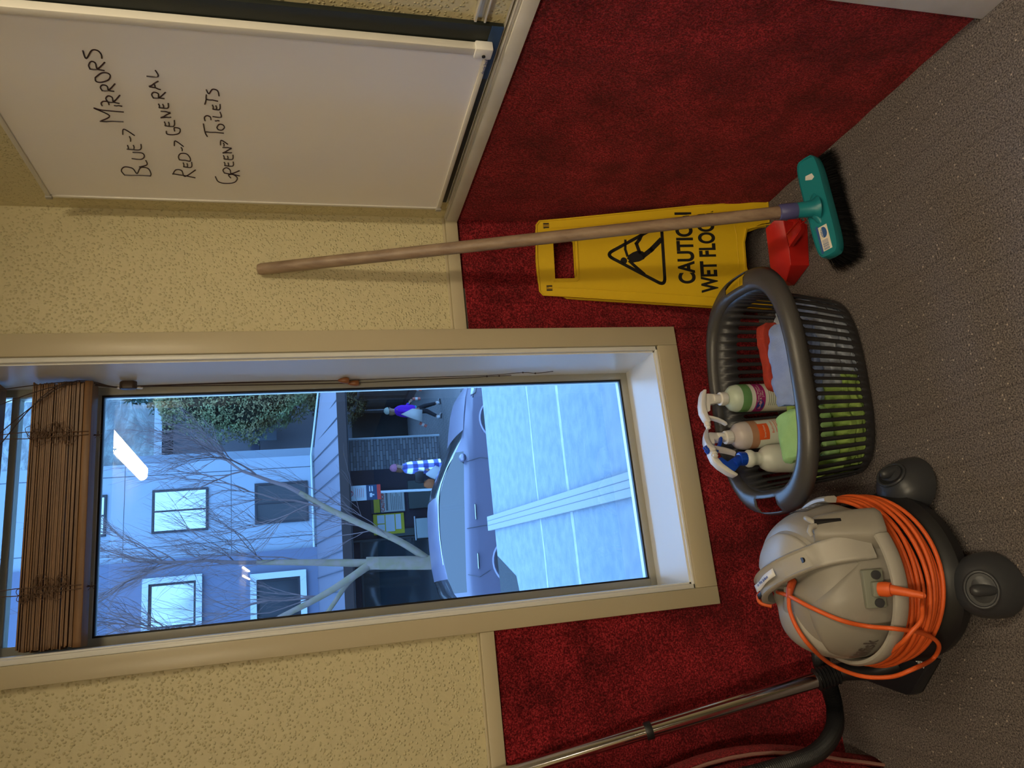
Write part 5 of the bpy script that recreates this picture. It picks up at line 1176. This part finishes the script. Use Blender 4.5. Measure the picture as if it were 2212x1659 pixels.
# ---- behind: conifers, house, hill
def leafy(name, c, R, n, m_, label, cat='tree', size=.16, seed=1, flat_=.9):
    random.seed(seed); e = empty(name, (c[0], c[1], GZ), label, cat); b = B()
    for i in range(n):
        a = random.uniform(0, 2*PI); h = random.uniform(-1, 1); rr = (1-h*h)**.5*(random.random()**.35); p = Vector((R[0]*rr*math.cos(a), R[1]*rr*math.sin(a), R[2]*h)); p *= 1+.25*noise.noise(p*1.3)
        p = p+Vector(c); d = Vector((random.gauss(0, 1), random.gauss(0, 1), random.gauss(.4, .8))).normalized(); s = d.cross(Vector((random.gauss(0, 1), random.gauss(0, 1), 0))).normalized()*size*.22; L_ = size*random.uniform(.6, 1.4); b.add([p-s, p+s, p+d*L_], [(0, 1, 2)])
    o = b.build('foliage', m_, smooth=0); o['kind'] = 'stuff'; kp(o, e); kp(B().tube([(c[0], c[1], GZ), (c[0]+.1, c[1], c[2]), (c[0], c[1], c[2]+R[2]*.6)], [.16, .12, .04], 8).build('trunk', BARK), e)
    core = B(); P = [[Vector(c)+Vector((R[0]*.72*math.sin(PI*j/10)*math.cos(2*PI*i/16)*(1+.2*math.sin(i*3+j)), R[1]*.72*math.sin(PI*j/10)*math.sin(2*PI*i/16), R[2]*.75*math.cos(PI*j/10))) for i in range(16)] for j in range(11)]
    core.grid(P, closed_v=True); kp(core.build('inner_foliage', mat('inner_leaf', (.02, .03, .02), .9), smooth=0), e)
leafy('conifer', (6.6, 24, 3.5), (1.9, 1.6, 2.6), 24000, mat('conifer_green', (.30, .42, .19), .8, var=(1.2, (.42, .34, .16), .9)), 'bushy green brown conifer right of the office building', seed=4, size=.11)
leafy('shrub', (6.9, 25, .2), (1.6, 1.4, 1.2), 7000, mat('brown_hedge', (.14, .12, .05), .8), 'low dark shrub under the conifer beyond the veranda roof', 'shrub', seed=8, size=.11)
leafy('conifer', (10.5, 37, 5.0), (2.2, 2, 4.5), 5000, mat('dark_conifer', (.035, .075, .05), .8), 'dark evergreen beyond the bushy conifer at the right edge of the pane', seed=5, size=.3)
hs_ = empty('house', (5.6, 28, 2), 'low pale house with flat white roof edge behind the conifer', 'house')
kp(B().box(4.55, 9, 27, 32, GZ, 5.9).build('wall', mat('house_wall', (.30, .30, .34), .7), smooth=0), hs_); kp(B().box(4.35, 9.2, 26, 32.5, 6.1, 6.35).build('roof_slab', FRW, smooth=0), hs_)
kp(B().box(3.3, 9, 26.2, 26.5, 2.9, 3.2).build('balcony_edge', MAUVE, smooth=0), hs_)
for k in range(4): kp(B().box(5.1+k*.45, 5.45+k*.45, 26.15, 26.2, 2.3, 3.2).build('balcony_panel', PALE, smooth=0), hs_)
for k in range(2): tag(B().box(3.45+.36*k, 3.75+.36*k, 23, 23.4, GZ, 6.25).build('rendered_column', PALE, smooth=0), '%s of two slim grey columns beside the office roof edge' % ('left' if k == 0 else 'right'), 'column', 'columns by the office building')
P = []; HN, HM_ = 90, 70
for i in range(HN+1):
    u = i/HN; row = []
    for j in range(HM_+1):
        v = j/HM_; x = -90+240*u; y = 48+130*v; z = -2.5+95*v**1.05+14*noise.noise(Vector((x*.02, y*.02, 0)))*v+2.2*noise.noise(Vector((x*.22, y*.22, 4)))+.9*noise.noise(Vector((x*.9, y*.9, 4))); row.append(Vector((x, y, z)))
    P.append(row)
M, N, L, b_, tc = node_mat('wooded_hillside'); nn = noise_n(N, L, tc.outputs['Object'], .55, 8, .7); n3 = noise_n(N, L, tc.outputs['Object'], .05, 4)
base_ = ramp(N, L, nn, [(.38, (.004, .007, .008)), (.50, (.015, .025, .026)), (.62, (.05, .07, .065))]); sp = N.new('ShaderNodeSeparateXYZ'); L.new(tc.outputs['Object'], sp.inputs[0]); mr = N.new('ShaderNodeMapRange'); mr.inputs['From Min'].default_value = 30; mr.inputs['From Max'].default_value = 62; L.new(sp.outputs[2], mr.inputs['Value'])
frost = ramp(N, L, nn, [(.40, (.04, .05, .06)), (.58, (.17, .19, .21))]); L.new(mixc(N, L, mr.outputs[0], base_, frost), b_.inputs['Base Color']); b_.inputs['Roughness'].default_value = .9
bp = N.new('ShaderNodeBump'); bp.inputs['Strength'].default_value = 1; bp.inputs['Distance'].default_value = 1.2; L.new(nn, bp.inputs['Height']); L.new(bp.outputs[0], b_.inputs['Normal'])
b = B(); b.grid(P); hb = b.build('hillside', M, smooth=0); tag(hb, 'steep wooded hillside filling the view behind the buildings', 'hill', kind='structure')
struct('ground', B().box(-90, 150, 34, 60, -3, -2.4), mat('far_ground', (.06, .08, .05), .9), smooth=0)
# far house roof glimpsed above the blind
fr_ = empty('far_house', (-2, 40, 8), 'far house with dark ribbed roof glimpsed above the blind', 'house')
kp(B().box(-9, 1.2, 40, 46, -2.5, 14.6).build('wall', PALE, smooth=0), fr_); kp(B().add([Vector(p) for p in ((-10, 39.5, 14.6), (1.8, 39.5, 14.6), (-1.2, 43, 17.4), (-10, 43, 17.4))], [(0, 1, 2, 3)]).build('roof', RS, solid=.2, smooth=0), fr_)
